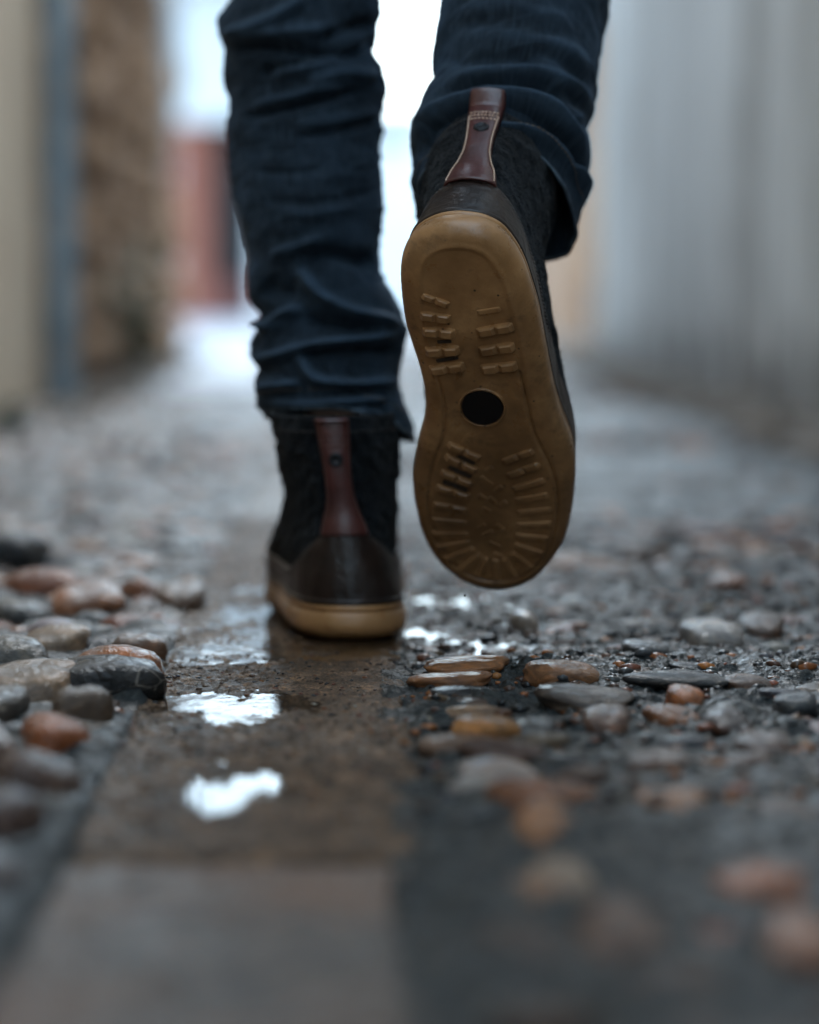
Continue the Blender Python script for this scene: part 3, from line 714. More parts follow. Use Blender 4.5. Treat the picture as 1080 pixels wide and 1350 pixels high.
def upper_n(frac, z):
    a = upper(np.asarray(frac) + .004, z) - upper(np.asarray(frac) - .004, z); b = upper(frac, np.asarray(z) + .002) - upper(frac, np.asarray(z) - .002)
    n = np.cross(a, b); n /= np.linalg.norm(n, axis=-1, keepdims=True) + 1e-9
    if True:
        c = upper(frac, z) - np.array([HX, .06, .05]); s = np.sign((n * c).sum(-1, keepdims=True)); n = n * s
    return n

def shell(f0, f1, nf, zlo, zhi, nz, th, noise_=0.0, edge_round=True):
    """panel lying on the upper; zlo/zhi are functions of fraction"""
    fr = np.linspace(f0, f1, nf); t = np.linspace(0, 1, nz)
    Fm, T = np.meshgrid(fr, t); Z = zlo(Fm) + (zhi(Fm) - zlo(Fm)) * T
    p = upper(Fm, Z); n = upper_n(Fm, Z)
    e = np.minimum(np.minimum(T, 1 - T) * (zhi(Fm) - zlo(Fm)), np.minimum(Fm - f0, f1 - Fm) * .75)
    off = th * np.sqrt(1 - (1 - np.clip(e / .0015, 0, 1)) ** 2) if edge_round else th
    off = off + noise_ * fbm(Fm * 60, Z * 90, seed=8, oct=3)
    return (p + n * np.asarray(off)[..., None]).reshape(-1, 3), grid_faces(nz, nf)

def capsules(pts, nrm, dirs, L, r):
    V, Fc = [], []
    for p, n, d in zip(pts, nrm, dirs):
        s = np.cross(n, d); b = len(V)
        for (u, q) in ((-1, .35), (-.55, 1), (.55, 1), (1, .35)):
            for k in range(6):
                a = k * math.pi / 3; V.append(p + d * u * L / 2 + (s * math.cos(a) + n * math.sin(a)) * r * q + n * r * .4)
        for j in range(3):
            for k in range(6): Fc.append((b + j * 6 + k, b + j * 6 + (k + 1) % 6, b + j * 6 + 6 + (k + 1) % 6, b + j * 6 + 6 + k))
    return V, Fc
def stitch_line(fz, off, step=.0026, L=.0020, r=.00038):
    """fz: list of (fraction, z) nodes"""
    fz = np.array(fz, float); d = upper(fz[:, 0], fz[:, 1]); ll = np.concatenate([[0], np.cumsum(np.linalg.norm(np.diff(d, axis=0), axis=1))])
    n = max(2, int(ll[-1] / step)); s = (np.arange(n) + .5) / n * ll[-1]
    f = np.interp(s, ll, fz[:, 0]); z = np.interp(s, ll, fz[:, 1])
    p = upper(f, z); nn = upper_n(f, z); e = 1e-3
    dd = upper(np.interp(s + e, ll, fz[:, 0]), np.interp(s + e, ll, fz[:, 1])) - upper(np.interp(s - e, ll, fz[:, 0]), np.interp(s - e, ll, fz[:, 1]))
    dd /= np.linalg.norm(dd, axis=1)[:, None] + 1e-9
    return capsules(p + nn * off, nn, dd, L, r)
def join(lst):
    V, Fc = [], []
    for v, f in lst:
        b = len(V); V += list(v); Fc += [tuple(i + b for i in q) for q in f]
    return V, Fc

def bar_local(pa, pb, w, h, z0, notch=True):
    """a bevelled tread bar on the underside from pa to pb"""
    pa, pb = np.array(pa), np.array(pb); d = pb - pa; L = np.linalg.norm(d); d /= L; s = np.array([-d[1], d[0]])
    prof = []
    m = 11; V = []; Fc = []
    for i, t in enumerate(np.linspace(0, 1, m)):
        c = pa + d * L * t; nt = 1 - (.55 * math.exp(-((t - .5) / .035) ** 2) if notch else 0)
        endr = min(1, min(t, 1 - t) / .05)
        hh = h * nt * (.25 + .75 * endr); ww = w * (.9 + .1 * endr)
        for (a, q) in ((-.5, 0), (-.42, .75), (-.3, 1), (.3, 1), (.42, .75), (.5, 0)):
            x = c + s * a * ww; V.append((x[0], x[1], z0 - hh * q + (.0008 if q == 0 else 0)))
    for i in range(m - 1):
        for k in range(5): b = i * 6 + k; Fc.append((b, b + 1, b + 7, b + 6))
    Fc.append(tuple(range(5, -1, -1))); Fc.append(tuple(range((m - 1) * 6, m * 6)))
    return V, Fc
# tread bars as seen on the lifted sole: (x0,y0)-(x1,y1) in the photograph, thickness in px, height in mm
BARS = [((556, 389), (592, 402), 8, 1.2), ((554, 415), (594, 420), 11, 1.6), ((557, 436), (600, 439), 12, 1.8), ((561, 463), (606, 461), 12, 1.8), ((567, 488), (613, 482), 12, 1.8),
        ((629, 412), (660, 407), 7, .6), ((629, 438), (677, 430), 12, 1.6), ((632, 462), (679, 456), 12, 1.8), ((634, 486), (682, 481), 12, 1.8),
        ((590, 584), (634, 604), 9, 1.6), ((587, 600), (630, 620), 9, 1.7), ((581, 621), (624, 638), 9, 1.7), ((575, 641), (620, 655), 9, 1.4), ((571, 664), (617, 673), 9, 1.0), ((569, 685), (618, 689), 8, .8), ((570, 704), (619, 704), 8, .7),
        ((575, 722), (622, 714), 8, .7), ((586, 738), (626, 722), 8, .7), ((606, 752), (634, 730), 8, .7), ((630, 762), (641, 734), 8, .7), ((655, 766), (653, 736), 8, .7), ((680, 763), (664, 735), 8, .7), ((702, 750), (674, 728), 8, .7),
        ((663, 609), (704, 594), 9, 1.0), ((669, 627), (712, 612), 9, 1.0), ((675, 645), (718, 633), 9, .9), ((679, 660), (724, 652), 9, .8), ((681, 676), (728, 671), 8, .7), ((681, 692), (728, 690), 8, .7), ((680, 706), (724, 710), 8, .7), ((678, 718), (716, 730), 8, .7)]
MUD = [(2, 3), (3, 4), (9, 10), (10, 11), (11, 12)]
SQUIG = [((641, 621), (650, 615)), ((634, 628), (650, 640)), ((631, 652), (643, 660)), ((636, 670), (647, 675)), ((652, 648), (662, 640)), ((640, 690), (630, 697)), ((636, 706), (650, 700)), ((644, 714), (660, 722)), ((650, 730), (663, 734)), ((659, 668), (668, 661)), ((655, 690), (664, 699)), ((645, 655), (655, 664))]

def make_boot(right):
    LT = 1.0 if right else -.1; TS = .056 if right else .063; CT = .024 if right else .031; LEAN[0] = .001 if right else .0125
    mx = 1 if right else -1
    def L(v): v = np.array(v, dtype=float).reshape(-1, 3).copy(); v[:, 0] *= mx; return v
    # upper
    nf, nz = 260, 110
    fr = np.arange(nf) / nf; zz = SOLE_T - .003 + (COL_Z - SOLE_T + .003) * np.linspace(0, 1, nz)
    Fm, Z = np.meshgrid(fr, zz); p = upper(Fm, Z); n = upper_n(Fm, Z)
    ca, sa = np.cos(2 * np.pi * Fm) * 3, np.sin(2 * np.pi * Fm) * 3
    off = .0009 * fbm(ca * 3, sa * 3, Z * 230, seed=2, oct=4) + .0014 * fbm(ca, sa, Z * 60, seed=6, oct=2)
    p = p + n * off[..., None]
    rim = [p[-1] + np.array([0, 0, .0018]) - n[-1] * .0012, p[-1] + np.array([0, 0, .0012]) - n[-1] * .0042]
    ins = [upper(fr, np.full(nf, COL_Z - d)) - n[-1] * .005 for d in (.01, .04, .08)]
    allp = np.vstack([p.reshape(-1, 3)] + rim + ins)
    boot = mesh_obj('boot', L(allp), grid_faces(nz + 5, nf, True), M['fleece'], None)
    # sole
    mesh_obj('sole', L(SV), SF, M['gum_rim'] if False else M['gum'], boot)
    for i, (a, b, w, h) in enumerate(BARS):
        la, lb = to_boot(*a, 0)[:2], to_boot(*b, 0)[:2]
        # px thickness runs mostly along the foreshortened length of the sole
        v, f = bar_local(la, lb, w / F * 1.42 / .80, h * .0018, .0001, h > .9)
        mesh_obj('tread_bar', L(v), f, M['gum'], boot, smooth=False)
    mud = []
    for (i, j) in MUD:
        (a0, b0, _, _), (a1, b1, _, _) = BARS[i], BARS[j]
        rr = random.Random(i)
        q = (8, 18) if i < 9 else (3, 8)
        m0 = ((a0[0] + a1[0]) / 2 + rr.uniform(*q), (a0[1] + a1[1]) / 2 + 1 + (b0[1] - a0[1]) * .15); m1 = ((b0[0] + b1[0]) / 2 - rr.uniform(3, 8), (b0[1] + b1[1]) / 2)
        mud.append(bar_local(to_boot(*m0, 0)[:2], to_boot(*m1, 0)[:2], rr.uniform(.0022, .0034) if i < 9 else rr.uniform(.0034, .0042), .0004, .0001, False))
    for v, f in mud: mesh_obj('dried_mud', L(v), f, M['mud'], boot, smooth=False)
    v, f = join([bar_local(to_boot(*a, 0)[:2], to_boot(*b, 0)[:2], .0032, .0007, .0001, False) for a, b in SQUIG])
    mesh_obj('tread_pattern', L(v), f, M['gum'], boot, smooth=False)
    c = to_boot(636, 537, 0); V = []
    for k in range(48): a = 2 * math.pi * k / 48; V.append((c[0] + .0122 * math.cos(a), c[1] + .0122 * math.sin(a), -.0006))
    V += [(x * .94 + c[0] * .06, y * .94 + c[1] * .06, -.0011) for x, y, _ in V] + [(c[0], c[1], -.0009)]
    f = [(k, (k + 1) % 48, 48 + (k + 1) % 48, 48 + k) for k in range(48)] + [(48 + k, 48 + (k + 1) % 48, 96) for k in range(48)]
    V[:48] = [(x, y, .0012) for x, y, _ in V[:48]]
    mesh_obj('sole_disc', L(V), f, M['badge'], boot, smooth=False)
    V = []
    for (rr_, hz) in ((.0136, .0006), (.0133, -.0008), (.0127, -.0012), (.0122, -.0008), (.0120, .0006)):
        for k in range(48): a = 2 * math.pi * k / 48; V.append((c[0] + rr_ * math.cos(a), c[1] + rr_ * math.sin(a), hz))
    mesh_obj('disc_rim', L(V), grid_faces(5, 48, True), M['gum'], boot)
    # leather counter: a dome at the back of the heel running forward as a low band
    def ztop(f):
        a = np.abs(np.asarray(f)); return SOLE_T + .0165 + CT * np.exp(-(a / .085) ** 2.6)
    v, f = shell(-.46, .46, 340, lambda q: np.full_like(q, SOLE_T - .002), ztop, 46, .0021, .0003)
    mesh_obj('heel_counter', L(v), f, M['counter'], boot)
    fs = np.linspace(-.45, .45, 200)
    v, f = join([stitch_line([(q, float(ztop(q)) - .0028) for q in fs], .0019), stitch_line([(q, float(ztop(q)) - .0052) for q in fs[60:141]], .0019)])
    mesh_obj('counter_stitching', L(v), f, M['darkthread'] if not right else M['darkthread'], boot)
    v, f = stitch_line([(q, COL_Z - .008) for q in np.linspace(.02, .98, 200)], .0006)
    mesh_obj('collar_stitching', L(v), f, M['darkthread'], boot)
    # welt between counter and sole
    v, f = shell(-.5, .5, 300, lambda q: np.full_like(q, SOLE_T - .0015), lambda q: np.full_like(q, SOLE_T + .0032), 8, .0034, 0)
    mesh_obj('welt', L(v), f, M['counter'], boot)
    # pull tab
    zt = np.array([TS, .070, .078, .088, .100, .112, .124, .134, .1375]); wt = np.array([.0290, .0250, .0190, .0150, .0146, .0160, .0180, .0188, .0188])
    zl = np.linspace(TS, .134, 60); per = .78 * 1.0
    us = np.linspace(-1, 1, 15); V = []
    def tabpt(z, u, off):
        w = np.interp(z, zt, wt) / 2
        f = np.array(0.0); base = upper(f, z); nb = upper_n(f, z)
        # measure the fraction that gives this half width on the surface
        e = .01; sp = np.linalg.norm(upper(e, z) - base) / e; ff = u * w / sp
        return upper(ff, z) + upper_n(ff, z) * off
    for z in zl:
        for u in us:
            th = .0034 + .0006 * math.exp(-((z - TS - .006) / .008) ** 2)
            V.append(tabpt(z, u, th * (1 - .45 * abs(u) ** 8) if abs(u) < 1 else .001))
    top = [tabpt(.134, u, .0036 if abs(u) < 1 else .0014) for u in us]
    # the loop: rises above the collar, bends over and comes back inside
    for (dz, dy) in ([(.002, -.0015), (.004, -.0030), (.006, -.0046), (.008, -.0056), (.0095, -.0056), (.0105, -.0045), (.0100, -.001), (.008, .002), (.004, .005), (-.01, .0074)] if right else [(.004, -.0012), (.010, -.0022), (.016, -.0022), (.0205, -.0008), (.0225, .002), (.0215, .0050), (.017, .0065), (.008, .0070), (.004, .0072), (-.01, .0074)]):
        for q in top: V.append(np.array([q[0], q[1] + dy, q[2] + dz * (LT if dz > 0 else 1)]))
    tab = mesh_obj('pull_tab', L(V), grid_faces(60 + 10, 15), M['tab'], boot)
    sm = tab.modifiers.new('thickness', 'SOLIDIFY'); sm.thickness = .0016; sm.offset = 0
    # its stitching
    def tl(pts):
        pp = [tabpt(z, u, .0042) for z, u in pts]; pp = np.array(pp); ll = np.concatenate([[0], np.cumsum(np.linalg.norm(np.diff(pp, axis=0), axis=1))])
        n = max(2, int(ll[-1] / .0021)); s = (np.arange(n) + .5) / n * ll[-1]
        q = np.stack([np.interp(s, ll, pp[:, k]) for k in range(3)], -1); d = np.stack([np.interp(s + .0005, ll, pp[:, k]) - np.interp(s - .0005, ll, pp[:, k]) for k in range(3)], -1)
        d /= np.linalg.norm(d, axis=1)[:, None]; return capsules(q, np.tile([0, -1.0, 0], (n, 1)), d, .0017, .00050)
    zs = np.linspace(TS + .002, .1215, 24)
    lines = [tl([(z, -.84) for z in zs]), tl([(z, .84) for z in zs]), tl([(.1215, u) for u in np.linspace(-.84, .84, 12)]), tl([(.118, u) for u in np.linspace(-.8, .8, 12)]),
             tl([(.1245, u) for u in np.linspace(-.84, .84, 12)])]
    v, f = join(lines); mesh_obj('tab_stitching', L(v), f, M['thread' if right else 'redthread'], boot)
    # rivet
    c = tabpt(.1095, 0, .0038); V, Fc = [], []
    for (r, h) in ((.0046, -.0006), (.0046, .0004), (.0040, .0011), (.0028, .0012), (.0024, .0008), (.0001, .0010)):
        for k in range(24): a = k * math.pi / 12; V.append((c[0] + r * math.cos(a), c[1] - h, c[2] + r * math.sin(a)))
    mesh_obj('rivet', L(V), grid_faces(6, 24, True), M['rivet'], boot)
    # nap: short fibres standing off the suede
    V, Fc = [], []
    nn = 5200
    ff = RNG.uniform(0, 1, nn); zz = RNG.uniform(.045, COL_Z - .002, nn); base = upper(ff, zz); nr = upper_n(ff, zz)
    for i in range(nn):
        if zz[i] < float(ztop(ff[i] if ff[i] < .5 else ff[i] - 1)) + .001: continue
        d = nr[i] + RNG.normal(0, .55, 3); d /= np.linalg.norm(d); s = np.cross(d, RNG.normal(0, 1, 3)); s /= np.linalg.norm(s); l = RNG.uniform(.0010, .0034)
        b = len(V); V += [base[i] + s * .00018, base[i] - s * .00018, base[i] + d * l]; Fc.append((b, b + 1, b + 2))
    nap = mesh_obj('suede_nap', L(V), Fc, M['fleece'], boot, smooth=False); nap['kind'] = 'stuff'
    return boot

from mathutils import Matrix
bR = make_boot(True); bR.parent = person
mw = Matrix(((*RB[0], OB[0] - PL0[0]), (*RB[1], OB[1] - PL0[1]), (*RB[2], OB[2] - PL0[2]), (0, 0, 0, 1))); bR.matrix_basis = mw
bR['label'] = 'right boot, heel lifted and gum sole facing back'
bL = make_boot(False); bL.parent = person
gl = G(465, 846); a = math.radians(-.5)
cL, sL = math.cos(a), math.sin(a)
bL.matrix_basis = Matrix(((cL, -sL, 0, gl[0] + HX * cL - PL0[0]), (sL, cL, 0, gl[1] - PL0[1]), (0, 0, 1, 0.0003), (0, 0, 0, 1)))
bL['label'] = 'left boot, planted flat on the wet slab'

# ------------------------------------------------------------------ jeans
def dseg(px, py, poly):
    """distance in px to a polyline and position along it (0..1)"""
    best = np.full(px.shape, 1e9); pos = np.zeros(px.shape); n = len(poly) - 1
    for k in range(n):
        ax, ay = poly[k]; bx, by = poly[k + 1]; dx, dy = bx - ax, by - ay
        t = np.clip(((px - ax) * dx + (py - ay) * dy) / (dx * dx + dy * dy), 0, 1)
        d = np.hypot(px - ax - t * dx, py - ay - t * dy); m = d < best
        best = np.where(m, d, best); pos = np.where(m, (k + t) / n, pos)
    return best, pos
RIDGE_LIGHT = []
def leg(rows_l, rows_r, depth_of, ytop, ybot, fold, axis_tilt, ext, hem_drop, depth_r, seed, nr=420, nt=400, FA=.0029):
    rows_l, rows_r = sorted(rows_l), sorted(rows_r); yl = np.array([r[0] for r in rows_l], float); xl = np.array([r[1] for r in rows_l], float); yr = np.array([r[0] for r in rows_r], float); xr = np.array([r[1] for r in rows_r], float)
    rows = np.linspace(ybot, ytop, nr)                       # from the hem upwards
    cl, cr = np.interp(rows, yl, xl), np.interp(rows, yr, xr)
    k = np.hanning(9); k /= k.sum()
    sm = lambda a, kk: np.convolve(np.pad(a, len(kk) // 2, 'edge'), kk, 'valid')
    cl, cr = sm(cl, k), sm(cr, k)
    kb = np.hanning(121); kb /= kb.sum(); c = sm((cl + cr) / 2, kb)
    th = np.linspace(0, 2 * np.pi, nt, endpoint=False)
    V = []; 
    ct, st = np.cos(th), np.sin(th)                           # st<0 faces the camera
    wr = sstep(-.25, .25, ct)
    tilt = math.radians(axis_tilt); b = np.array([0, math.cos(tilt), -math.sin(tilt)])
    rings = np.zeros((nr, nt, 3))
    for i, y in enumerate(rows):
        D = depth_of(y); cen = P(c[i], y, D); s = D / F
        a_r = (cr[i] - c[i]) * s; a_l = (c[i] - cl[i]) * s
        rad = a_r * wr + a_l * (1 - wr)
        dr = depth_r(y)
        rings[i] = cen + RT * (rad * ct)[:, None] + b * (dr * st)[:, None]
        hd = hem_drop(th, y) + 0 * th; rings[i][:, 2] += hd; rings[i] += RT * (hd * (.22 if seed == 3 else .5))[:, None]
    # folds on the camera side
    X = rings.reshape(-1, 3); px, py = proj_all(X)
    N = (np.repeat(np.ones(nr), nt)[:, None]) * np.tile(np.stack([ct, st], -1), (nr, 1))
    Nv = N[:, :1] * RT + N[:, 1:] * b
    face = sstep(.25, -.35, N[:, 1]); disp = np.zeros(len(X))
    for amp, w, poly in fold:
        d, t = dseg(px, py, cspline(poly, 14, False)); taper = sstep(-.02, .2, t) * sstep(1.02, .8, t)
        w_up = w
        disp += amp * FA * np.exp(-(d / w_up) ** 2) * taper
    disp *= face
    T = np.tile(th, nr); Yw = np.repeat(rows, nt) / 100.0
    cx3, sx3 = np.cos(T), np.sin(T)
    disp += .0016 * fbm(cx3 * 1.6, sx3 * 1.6 + .35 * cx3, Yw * 2.6 + cx3 * .5, seed=seed, oct=3) + .00045 * fbm(cx3 * 5, sx3 * 5, Yw * 9, seed=seed + 5, oct=3)
    rid = 1 - np.abs(fbm(cx3 * .9, sx3 * .9, Yw * 3.2 + .8 * cx3, seed=seed + 9, oct=2)); disp += .0022 * (np.clip(rid, 0, 1) ** 3 - .3) * (.3 + .7 * (1 - face))
    X = X + Nv * disp[:, None]; RIDGE_LIGHT.append((nr, nt, np.clip(disp / .0065, 0, 1) ** 1.3))  # raised folds get the painted highlight and fading
    rings = X.reshape(nr, nt, 3)
    # inside of the hem
    h0 = rings[0]; cen = h0.mean(0); inn = []
    for (q, dn) in ((.985, .0000), (.965, .002), (.955, .012), (.95, .03)):
        p = cen + (h0 - cen) * q; up = (rings[min(nr - 1, 40)].mean(0) - cen); up /= np.linalg.norm(up); inn.append(p + up * dn)
    outer = [h0 + (h0 - cen) * .006 - up * .0015]
    # above the frame to the hip
    e = []
    last = rings[-1]; lc = last.mean(0)
    for j in range(1, 41):
        t = j / 40; cpt = np.array([np.interp(t, ext[0], np.append(lc[q], np.array(ext[1])[:, q])) for q in range(3)])
        sc = np.interp(t, ext[0], np.append(1, ext[2])); q = (last - lc) * sc
        circ = np.stack([ct * .058 * sc, st * .062 * sc, np.zeros(nt)], -1); m = sstep(0, .3, np.array(t)); e.append(cpt + q * (1 - m) + circ * m)
    allr = np.array(inn[::-1] + outer + list(rings) + e)
    return allr
def proj_all(X):
    q = X - CAM; D = q @ FW; return 540 + F * (q @ RT) / D, 675 - F * (q @ UP) / D

LL = [(590, 352), (548, 352), (540, 342), (530, 337), (507, 334), (497, 336), (487, 340), (470, 329), (455, 329), (444, 332), (432, 343), (425, 349), (412, 342), (400, 331), (389, 327), (365, 325), (350, 328), (330, 325), (310, 320), (280, 314), (255, 308), (225, 304), (200, 301), (170, 299), (150, 303), (125, 302), (105, 295), (85, 294), (65, 294), (52, 290), (36, 288), (25, 291), (14, 299), (0, 305), (-40, 300), (-100, 290)]
LR = [(590, 545), (560, 550), (545, 553), (530, 549), (520, 543), (508, 532), (495, 528), (480, 528), (455, 532), (440, 536), (425, 535), (410, 532), (400, 527), (389, 520), (375, 511), (360, 504), (340, 503), (300, 504), (250, 506), (200, 503), (175, 505), (160, 503), (150, 502), (125, 508), (105, 507), (90, 503), (75, 493), (65, 490), (45, 498), (20, 503), (0, 501), (-40, 505), (-100, 512)]
LFOLD = [(2.6, 9, [(292, 48), (330, 38), (375, 16), (410, -12)]), (2.0, 11, [(296, 60), (360, 44), (430, 40), (485, 52)]), (-2.6, 8, [(298, 66), (350, 60), (420, 72), (492, 72)]), (-2.6, 9, [(420, 50), (460, 38), (500, 26)]),
         (1.6, 9, [(350, 92), (410, 88), (470, 62)]), (-2.0, 7, [(335, 98), (370, 88), (410, 78)]), (1.8, 10, [(400, 112), (450, 96), (500, 100)]), (-2.2, 6, [(318, 156), (350, 150), (400, 138), (440, 128), (488, 116)]),
         (1.2, 8, [(330, 140), (400, 124), (450, 112)]), (-1.3, 6, [(390, 182), (440, 174), (503, 158)]), (.9, 9, [(380, 165), (440, 158), (500, 145)]), (-.8, 7, [(340, 262), (420, 268), (500, 250)]), (.9, 10, [(370, 275), (410, 282), (470, 270)]), (-.8, 6, [(330, 225), (380, 228), (430, 222)]),
         (1.6, 8, [(352, 340), (385, 328), (430, 312)]), (-3.2, 11, [(395, 346), (430, 336), (470, 342), (500, 352)]), (3.6, 8, [(388, 346), (400, 362), (420, 388), (455, 408), (500, 420), (530, 428)]), (-2.6, 14, [(345, 372), (365, 385), (395, 385)]),
         (3.6, 8, [(335, 420), (355, 430), (375, 418), (400, 402)]), (-3.0, 9, [(400, 420), (440, 430), (500, 436)]), (3.4, 7, [(332, 474), (365, 470), (400, 458), (450, 450), (525, 440)]), (-3.2, 7, [(395, 468), (450, 462), (525, 462)]),
         (2.8, 8, [(388, 460), (402, 480), (418, 500), (470, 506), (525, 502)]), (-3.2, 6, [(338, 490), (370, 486), (392, 496)]), (2.6, 7, [(340, 512), (370, 508), (400, 506)]), (-2.2, 5, [(410, 520), (450, 516), (510, 514)]),
         (2.4, 7, [(352, 532), (400, 534), (450, 530), (520, 524)]), (1.8, 5, [(462, 541), (490, 544), (515, 560), (530, 585)])]
def hemL(th, y):
    # the hem of the planted leg hangs lower on its right side
    k = float(sstep(470, 545, np.array(y))); return -(.015 * np.clip(np.cos(th), 0, 1) ** 1.2 + .004 * np.sin(th)) * k
depL = lambda y: 1.640 + (560 - y) * .00004
jl = leg(LL, LR, depL, -70, 548, LFOLD, 4, ([0, .5, 1], [(-.035, 1.72, .50), (-.07, 1.66, .92)], [1.15, 1.5]), hemL, lambda y: .056 + .003 * math.sin(y / 37), 3)
RL = [(330, 560), (305, 556), (280, 552), (265, 549), (245, 545), (230, 544), (210, 544), (190, 543), (170, 546), (155, 550), (140, 558), (130, 567), (118, 573), (107, 575), (90, 572), (75, 571), (55, 573), (40, 575), (20, 579), (0, 583), (-60, 590), (-100, 592)]
RR = [(330, 765), (300, 772), (280, 777), (262, 779), (245, 779), (232, 778), (215, 779), (200, 777), (188, 773), (178, 771), (165, 776), (145, 781), (120, 785), (100, 787), (60, 793), (30, 799), (0, 803), (-60, 808), (-100, 812)]
RFOLD = [(3.4, 10, [(548, 205), (556, 172), (580, 148), (620, 132), (670, 128), (715, 140), (750, 168), (775, 212)]), (-3.2, 8, [(556, 212), (575, 178), (610, 158), (660, 152), (700, 158), (740, 186), (768, 230)]),
         (2.2, 7, [(566, 215), (585, 190), (620, 174), (665, 170), (700, 176), (735, 200), (765, 245)]), (-2.6, 8, [(574, 132), (600, 122), (650, 110), (700, 112), (745, 130), (775, 165)]),
         (2.0, 9, [(590, 108), (640, 96), (700, 96), (760, 118), (782, 150)]), (-2.0, 8, [(690, 100), (720, 120), (745, 148), (765, 180)]), (2.0, 7, [(720, 110), (750, 135), (770, 165)]), (-1.4, 9, [(578, 82), (620, 80), (670, 76), (720, 82)]),
         (1.3, 12, [(590, 55), (650, 48), (730, 62), (788, 95)]), (-1.2, 9, [(700, 60), (740, 80), (780, 118)]), (1.0, 12, [(600, 20), (680, 12), (760, 30)]), (2.2, 7, [(752, 215), (768, 245), (770, 280)]), (-2, 6, [(745, 190), (762, 215), (776, 240)])]
SH = 36.0
depR = lambda y: 1.519 + (262 - y) * (1.46 / F) * math.tan(math.radians(SH)) * .8
jr = leg(RL, RR, depR, -70, 262, RFOLD, SH, ([0, .45, 1], [(.125, 1.84, .50), (.095, 1.68, .92)], [1.15, 1.45]), lambda th, y: -.020 * np.clip(np.cos(th + .1), 0, 1) ** 1.5 * float(sstep(215, 262, np.array(y))), lambda y: .056 + .002 * math.sin(y / 30), 13, 360)
def pelvis():
    r = []
    for z, ax, ay, cy in [(.70, .085, .07, 1.67), (.75, .105, .085, 1.67), (.80, .12, .09, 1.67), (.86, .155, .105, 1.67), (.93, .17, .115, 1.67), (1.0, .16, .11, 1.67), (1.06, .15, .105, 1.67)]:
        a = np.linspace(0, 2 * np.pi, 400, endpoint=False); r.append(np.stack([.012 + ax * np.cos(a), cy + ay * np.sin(a), np.full(400, z)], -1))
    return np.array(r)
parts = [jl, jr, pelvis()]; V, Fc, UVs = [], [], []; b = 0
for p in parts:
    n, m, _ = p.shape; V.append(p.reshape(-1, 3)); Fc.append(grid_faces(n, m, True) + b); b += n * m
    ll = np.concatenate([[0], np.cumsum(np.linalg.norm(np.diff(p[:, 0], axis=0), axis=1))]); u = np.arange(m) / m * .36
    UVs.append(np.stack(np.broadcast_arrays(u[None, :], ll[:, None]), -1).reshape(-1, 2))
V = np.vstack(V) - PL0; Fc = np.vstack(Fc)
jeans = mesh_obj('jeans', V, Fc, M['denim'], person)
uvl = jeans.data.uv_layers.new(name='UVMap'); li = np.zeros(len(jeans.data.loops), dtype=np.int32); jeans.data.loops.foreach_get('vertex_index', li)
uvl.data.foreach_set('uv', np.vstack(UVs)[li].astype(np.float32).ravel())
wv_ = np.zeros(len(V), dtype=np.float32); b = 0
for p, (nr_, nt_, w_) in zip(parts, RIDGE_LIGHT):
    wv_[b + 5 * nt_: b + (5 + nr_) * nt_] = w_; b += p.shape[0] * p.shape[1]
at = jeans.data.attributes.new('wear_highlight', 'FLOAT', 'POINT'); at.data.foreach_set('value', wv_)  # carries the painted ridge highlight and fading to the denim
# frayed, paler hem edges with their stitching
def hem_edge(rings, f0, f1, name='hem'):
    idx0 = 5; nt = rings.shape[1]; V, Fc = [], []
    js = np.arange(int(f0 * nt), int(f1 * nt)); prof = []
    for j in js:
        jj = j % nt; p = rings[idx0, jj]; c = rings[idx0].mean(0); o = (p - c) / np.linalg.norm(p - c); u = rings[idx0 + 30, jj] - p; u /= np.linalg.norm(u)
        w = .0013 + .0002 * math.sin(j * .11)
        for k in range(8): a = k * math.pi / 4; V.append(p + (o * math.cos(a) + u * math.sin(a)) * w)
    mesh_obj(name, np.array(V) - PL0, grid_faces(len(js), 8, True), M['hem'], jeans)
hem_edge(jl, .0, 1.0); hem_edge(jr, 0, 1.0)
for rings in (jl, jr):
    rr_ = rings[5 + 17]; q = np.vstack([rr_, rr_[:1]]); ll = np.concatenate([[0], np.cumsum(np.linalg.norm(np.diff(q, axis=0), axis=1))]); n = int(ll[-1] / .0034); sv_ = (np.arange(n) + .5) / n * ll[-1]
    p = np.stack([np.interp(sv_, ll, q[:, k]) for k in range(3)], -1); d = np.stack([np.interp(sv_ + .0006, ll, q[:, k]) - np.interp(sv_ - .0006, ll, q[:, k]) for k in range(3)], -1); d /= np.linalg.norm(d, axis=1)[:, None]
    nn = p - rr_.mean(0); nn -= (nn * d).sum(1)[:, None] * d; nn /= np.linalg.norm(nn, axis=1)[:, None]
    v, f = capsules(p - PL0, nn, d, .0024, .00034); mesh_obj('hem_stitching', v, f, M['hemthread'], jeans)

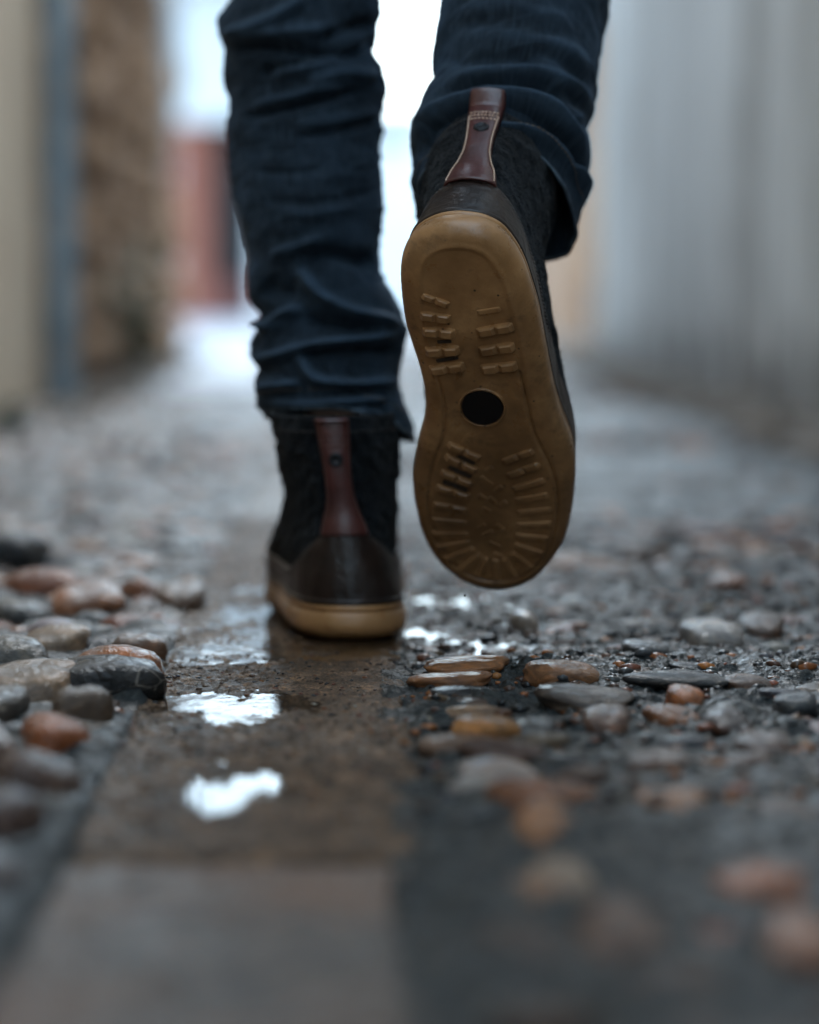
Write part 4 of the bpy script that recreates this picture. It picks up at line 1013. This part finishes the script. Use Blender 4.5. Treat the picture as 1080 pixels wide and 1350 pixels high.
# body, coat and hair (above the picture, seen only in reflections)
def skin_body():
    vs = [(.012, 1.67, .98, .13), (.012, 1.67, 1.2, .13), (.012, 1.67, 1.42, .13), (.012, 1.68, 1.52, .05), (.012, 1.69, 1.60, .07), (.012, 1.69, 1.70, .085), (.012, 1.69, 1.77, .05),
          (-.17, 1.67, 1.42, .05), (-.24, 1.72, 1.16, .04), (-.22, 1.86, .93, .028), (-.21, 1.90, .86, .03), (.20, 1.67, 1.42, .05), (.27, 1.60, 1.16, .04), (.26, 1.55, .93, .028), (.25, 1.54, .86, .03),
          (-.07, 1.67, .88, .075), (-.035, 1.74, .50, .026), (-.014, 1.625, .15, .022), (-.002, 1.60, .06, .022), (.095, 1.68, .88, .075), (.125, 1.85, .50, .032), (.097, 1.60, .34, .020), (.088, 1.54, .27, .020)]
    es = [(0, 1), (1, 2), (2, 3), (3, 4), (4, 5), (5, 6), (2, 7), (7, 8), (8, 9), (9, 10), (2, 11), (11, 12), (12, 13), (13, 14), (0, 15), (15, 16), (16, 17), (17, 18), (0, 19), (19, 20), (20, 21), (21, 22)]
    for h, s in ((10, -1), (14, 1)):
        bx, by, bz, _ = vs[h]
        for k in range(4):
            i = len(vs); vs.append((bx, by - .03 + .02 * k, bz - .06, .009)); vs.append((bx - s * .01, by - .03 + .02 * k, bz - .10 + .008 * abs(k - 1.5), .008)); es += [(h, i), (i, i + 1)]
        i = len(vs); vs.append((bx - s * .02, by + .05, bz - .03, .010)); vs.append((bx - s * .03, by + .06, bz - .06, .009)); es += [(h, i), (i, i + 1)]
    me = bpy.data.meshes.new('body'); me.from_pydata([tuple(np.array(v[:3]) - PL0) for v in vs], es, []); me.materials.append(M['skin'])
    o = bpy.data.objects.new('body', me); C.objects.link(o); o.parent = person
    m = o.modifiers.new('skin', 'SKIN'); sv = me.skin_vertices[0].data
    for q, v in zip(sv, vs): q.radius = (v[3], v[3])
    sv[0].use_root = True; m.use_smooth_shade = True
    s = o.modifiers.new('sub', 'SUBSURF'); s.levels = 1; s.render_levels = 2
    return o
skin_body()
def loft(name, secs, mat, n=48):
    R_ = []
    a = np.linspace(0, 2 * np.pi, n, endpoint=False)
    for (c, ax, ay) in secs: R_.append(np.stack([c[0] + ax * np.cos(a), c[1] + ay * np.sin(a), np.full(n, c[2])], -1))
    return mesh_obj(name, np.array(R_).reshape(-1, 3) - PL0, grid_faces(len(secs), n, True), mat, person)
ct_ = loft('coat', [((.012, 1.67, .90), .19, .135), ((.012, 1.67, 1.1), .18, .13), ((.012, 1.67, 1.3), .20, .135), ((.012, 1.67, 1.42), .21, .12), ((.012, 1.67, 1.49), .12, .09), ((.012, 1.68, 1.53), .07, .07)], M['coat'])
for pts in ([(-.17, 1.67, 1.42), (-.24, 1.72, 1.16), (-.222, 1.85, .95)], [(.20, 1.67, 1.42), (.27, 1.60, 1.16), (.262, 1.56, .95)]):
    loft('sleeve', [(pts[0], .075, .075), (((np.array(pts[0]) + pts[1]) / 2), .066, .066), (pts[1], .058, .058), (pts[2], .046, .046)], M['coat'])
loft('hair', [((.012, 1.68, 1.60), .085, .085), ((.012, 1.685, 1.68), .103, .108), ((.012, 1.69, 1.76), .092, .10), ((.012, 1.69, 1.81), .05, .055), ((.012, 1.69, 1.822), .005, .005)], M['hair'])
# splash drops thrown up behind the lifted toe
for px, py in ((613, 785), (560, 905), (838, 812)):
    c = P(px, py, 1.42); bm = bmesh.new(); bmesh.ops.create_icosphere(bm, subdivisions=2, radius=.0006)
    for v in bm.verts: v.co.z *= 1.25
    me = bpy.data.meshes.new('water_drop'); bm.to_mesh(me); bm.free(); me.materials.append(M['badge'])
    if py < 800:
        o = bpy.data.objects.new('water_drop', me); C.objects.link(o); o.location = c
        tag(o, 'tiny dark drop of water falling just below the lifted toe', 'water drop')

for f_,z_ in ((0,.066),(0,.1),(0,.1375),(.25,.1375),(.75,.1375),(.5,.1375)):
    w_=OB+RB@upper(f_,z_); print('UP',f_,z_,w_.round(3),[float(q) for q in proj(w_)], round(float((w_-CAM)@FW),3))
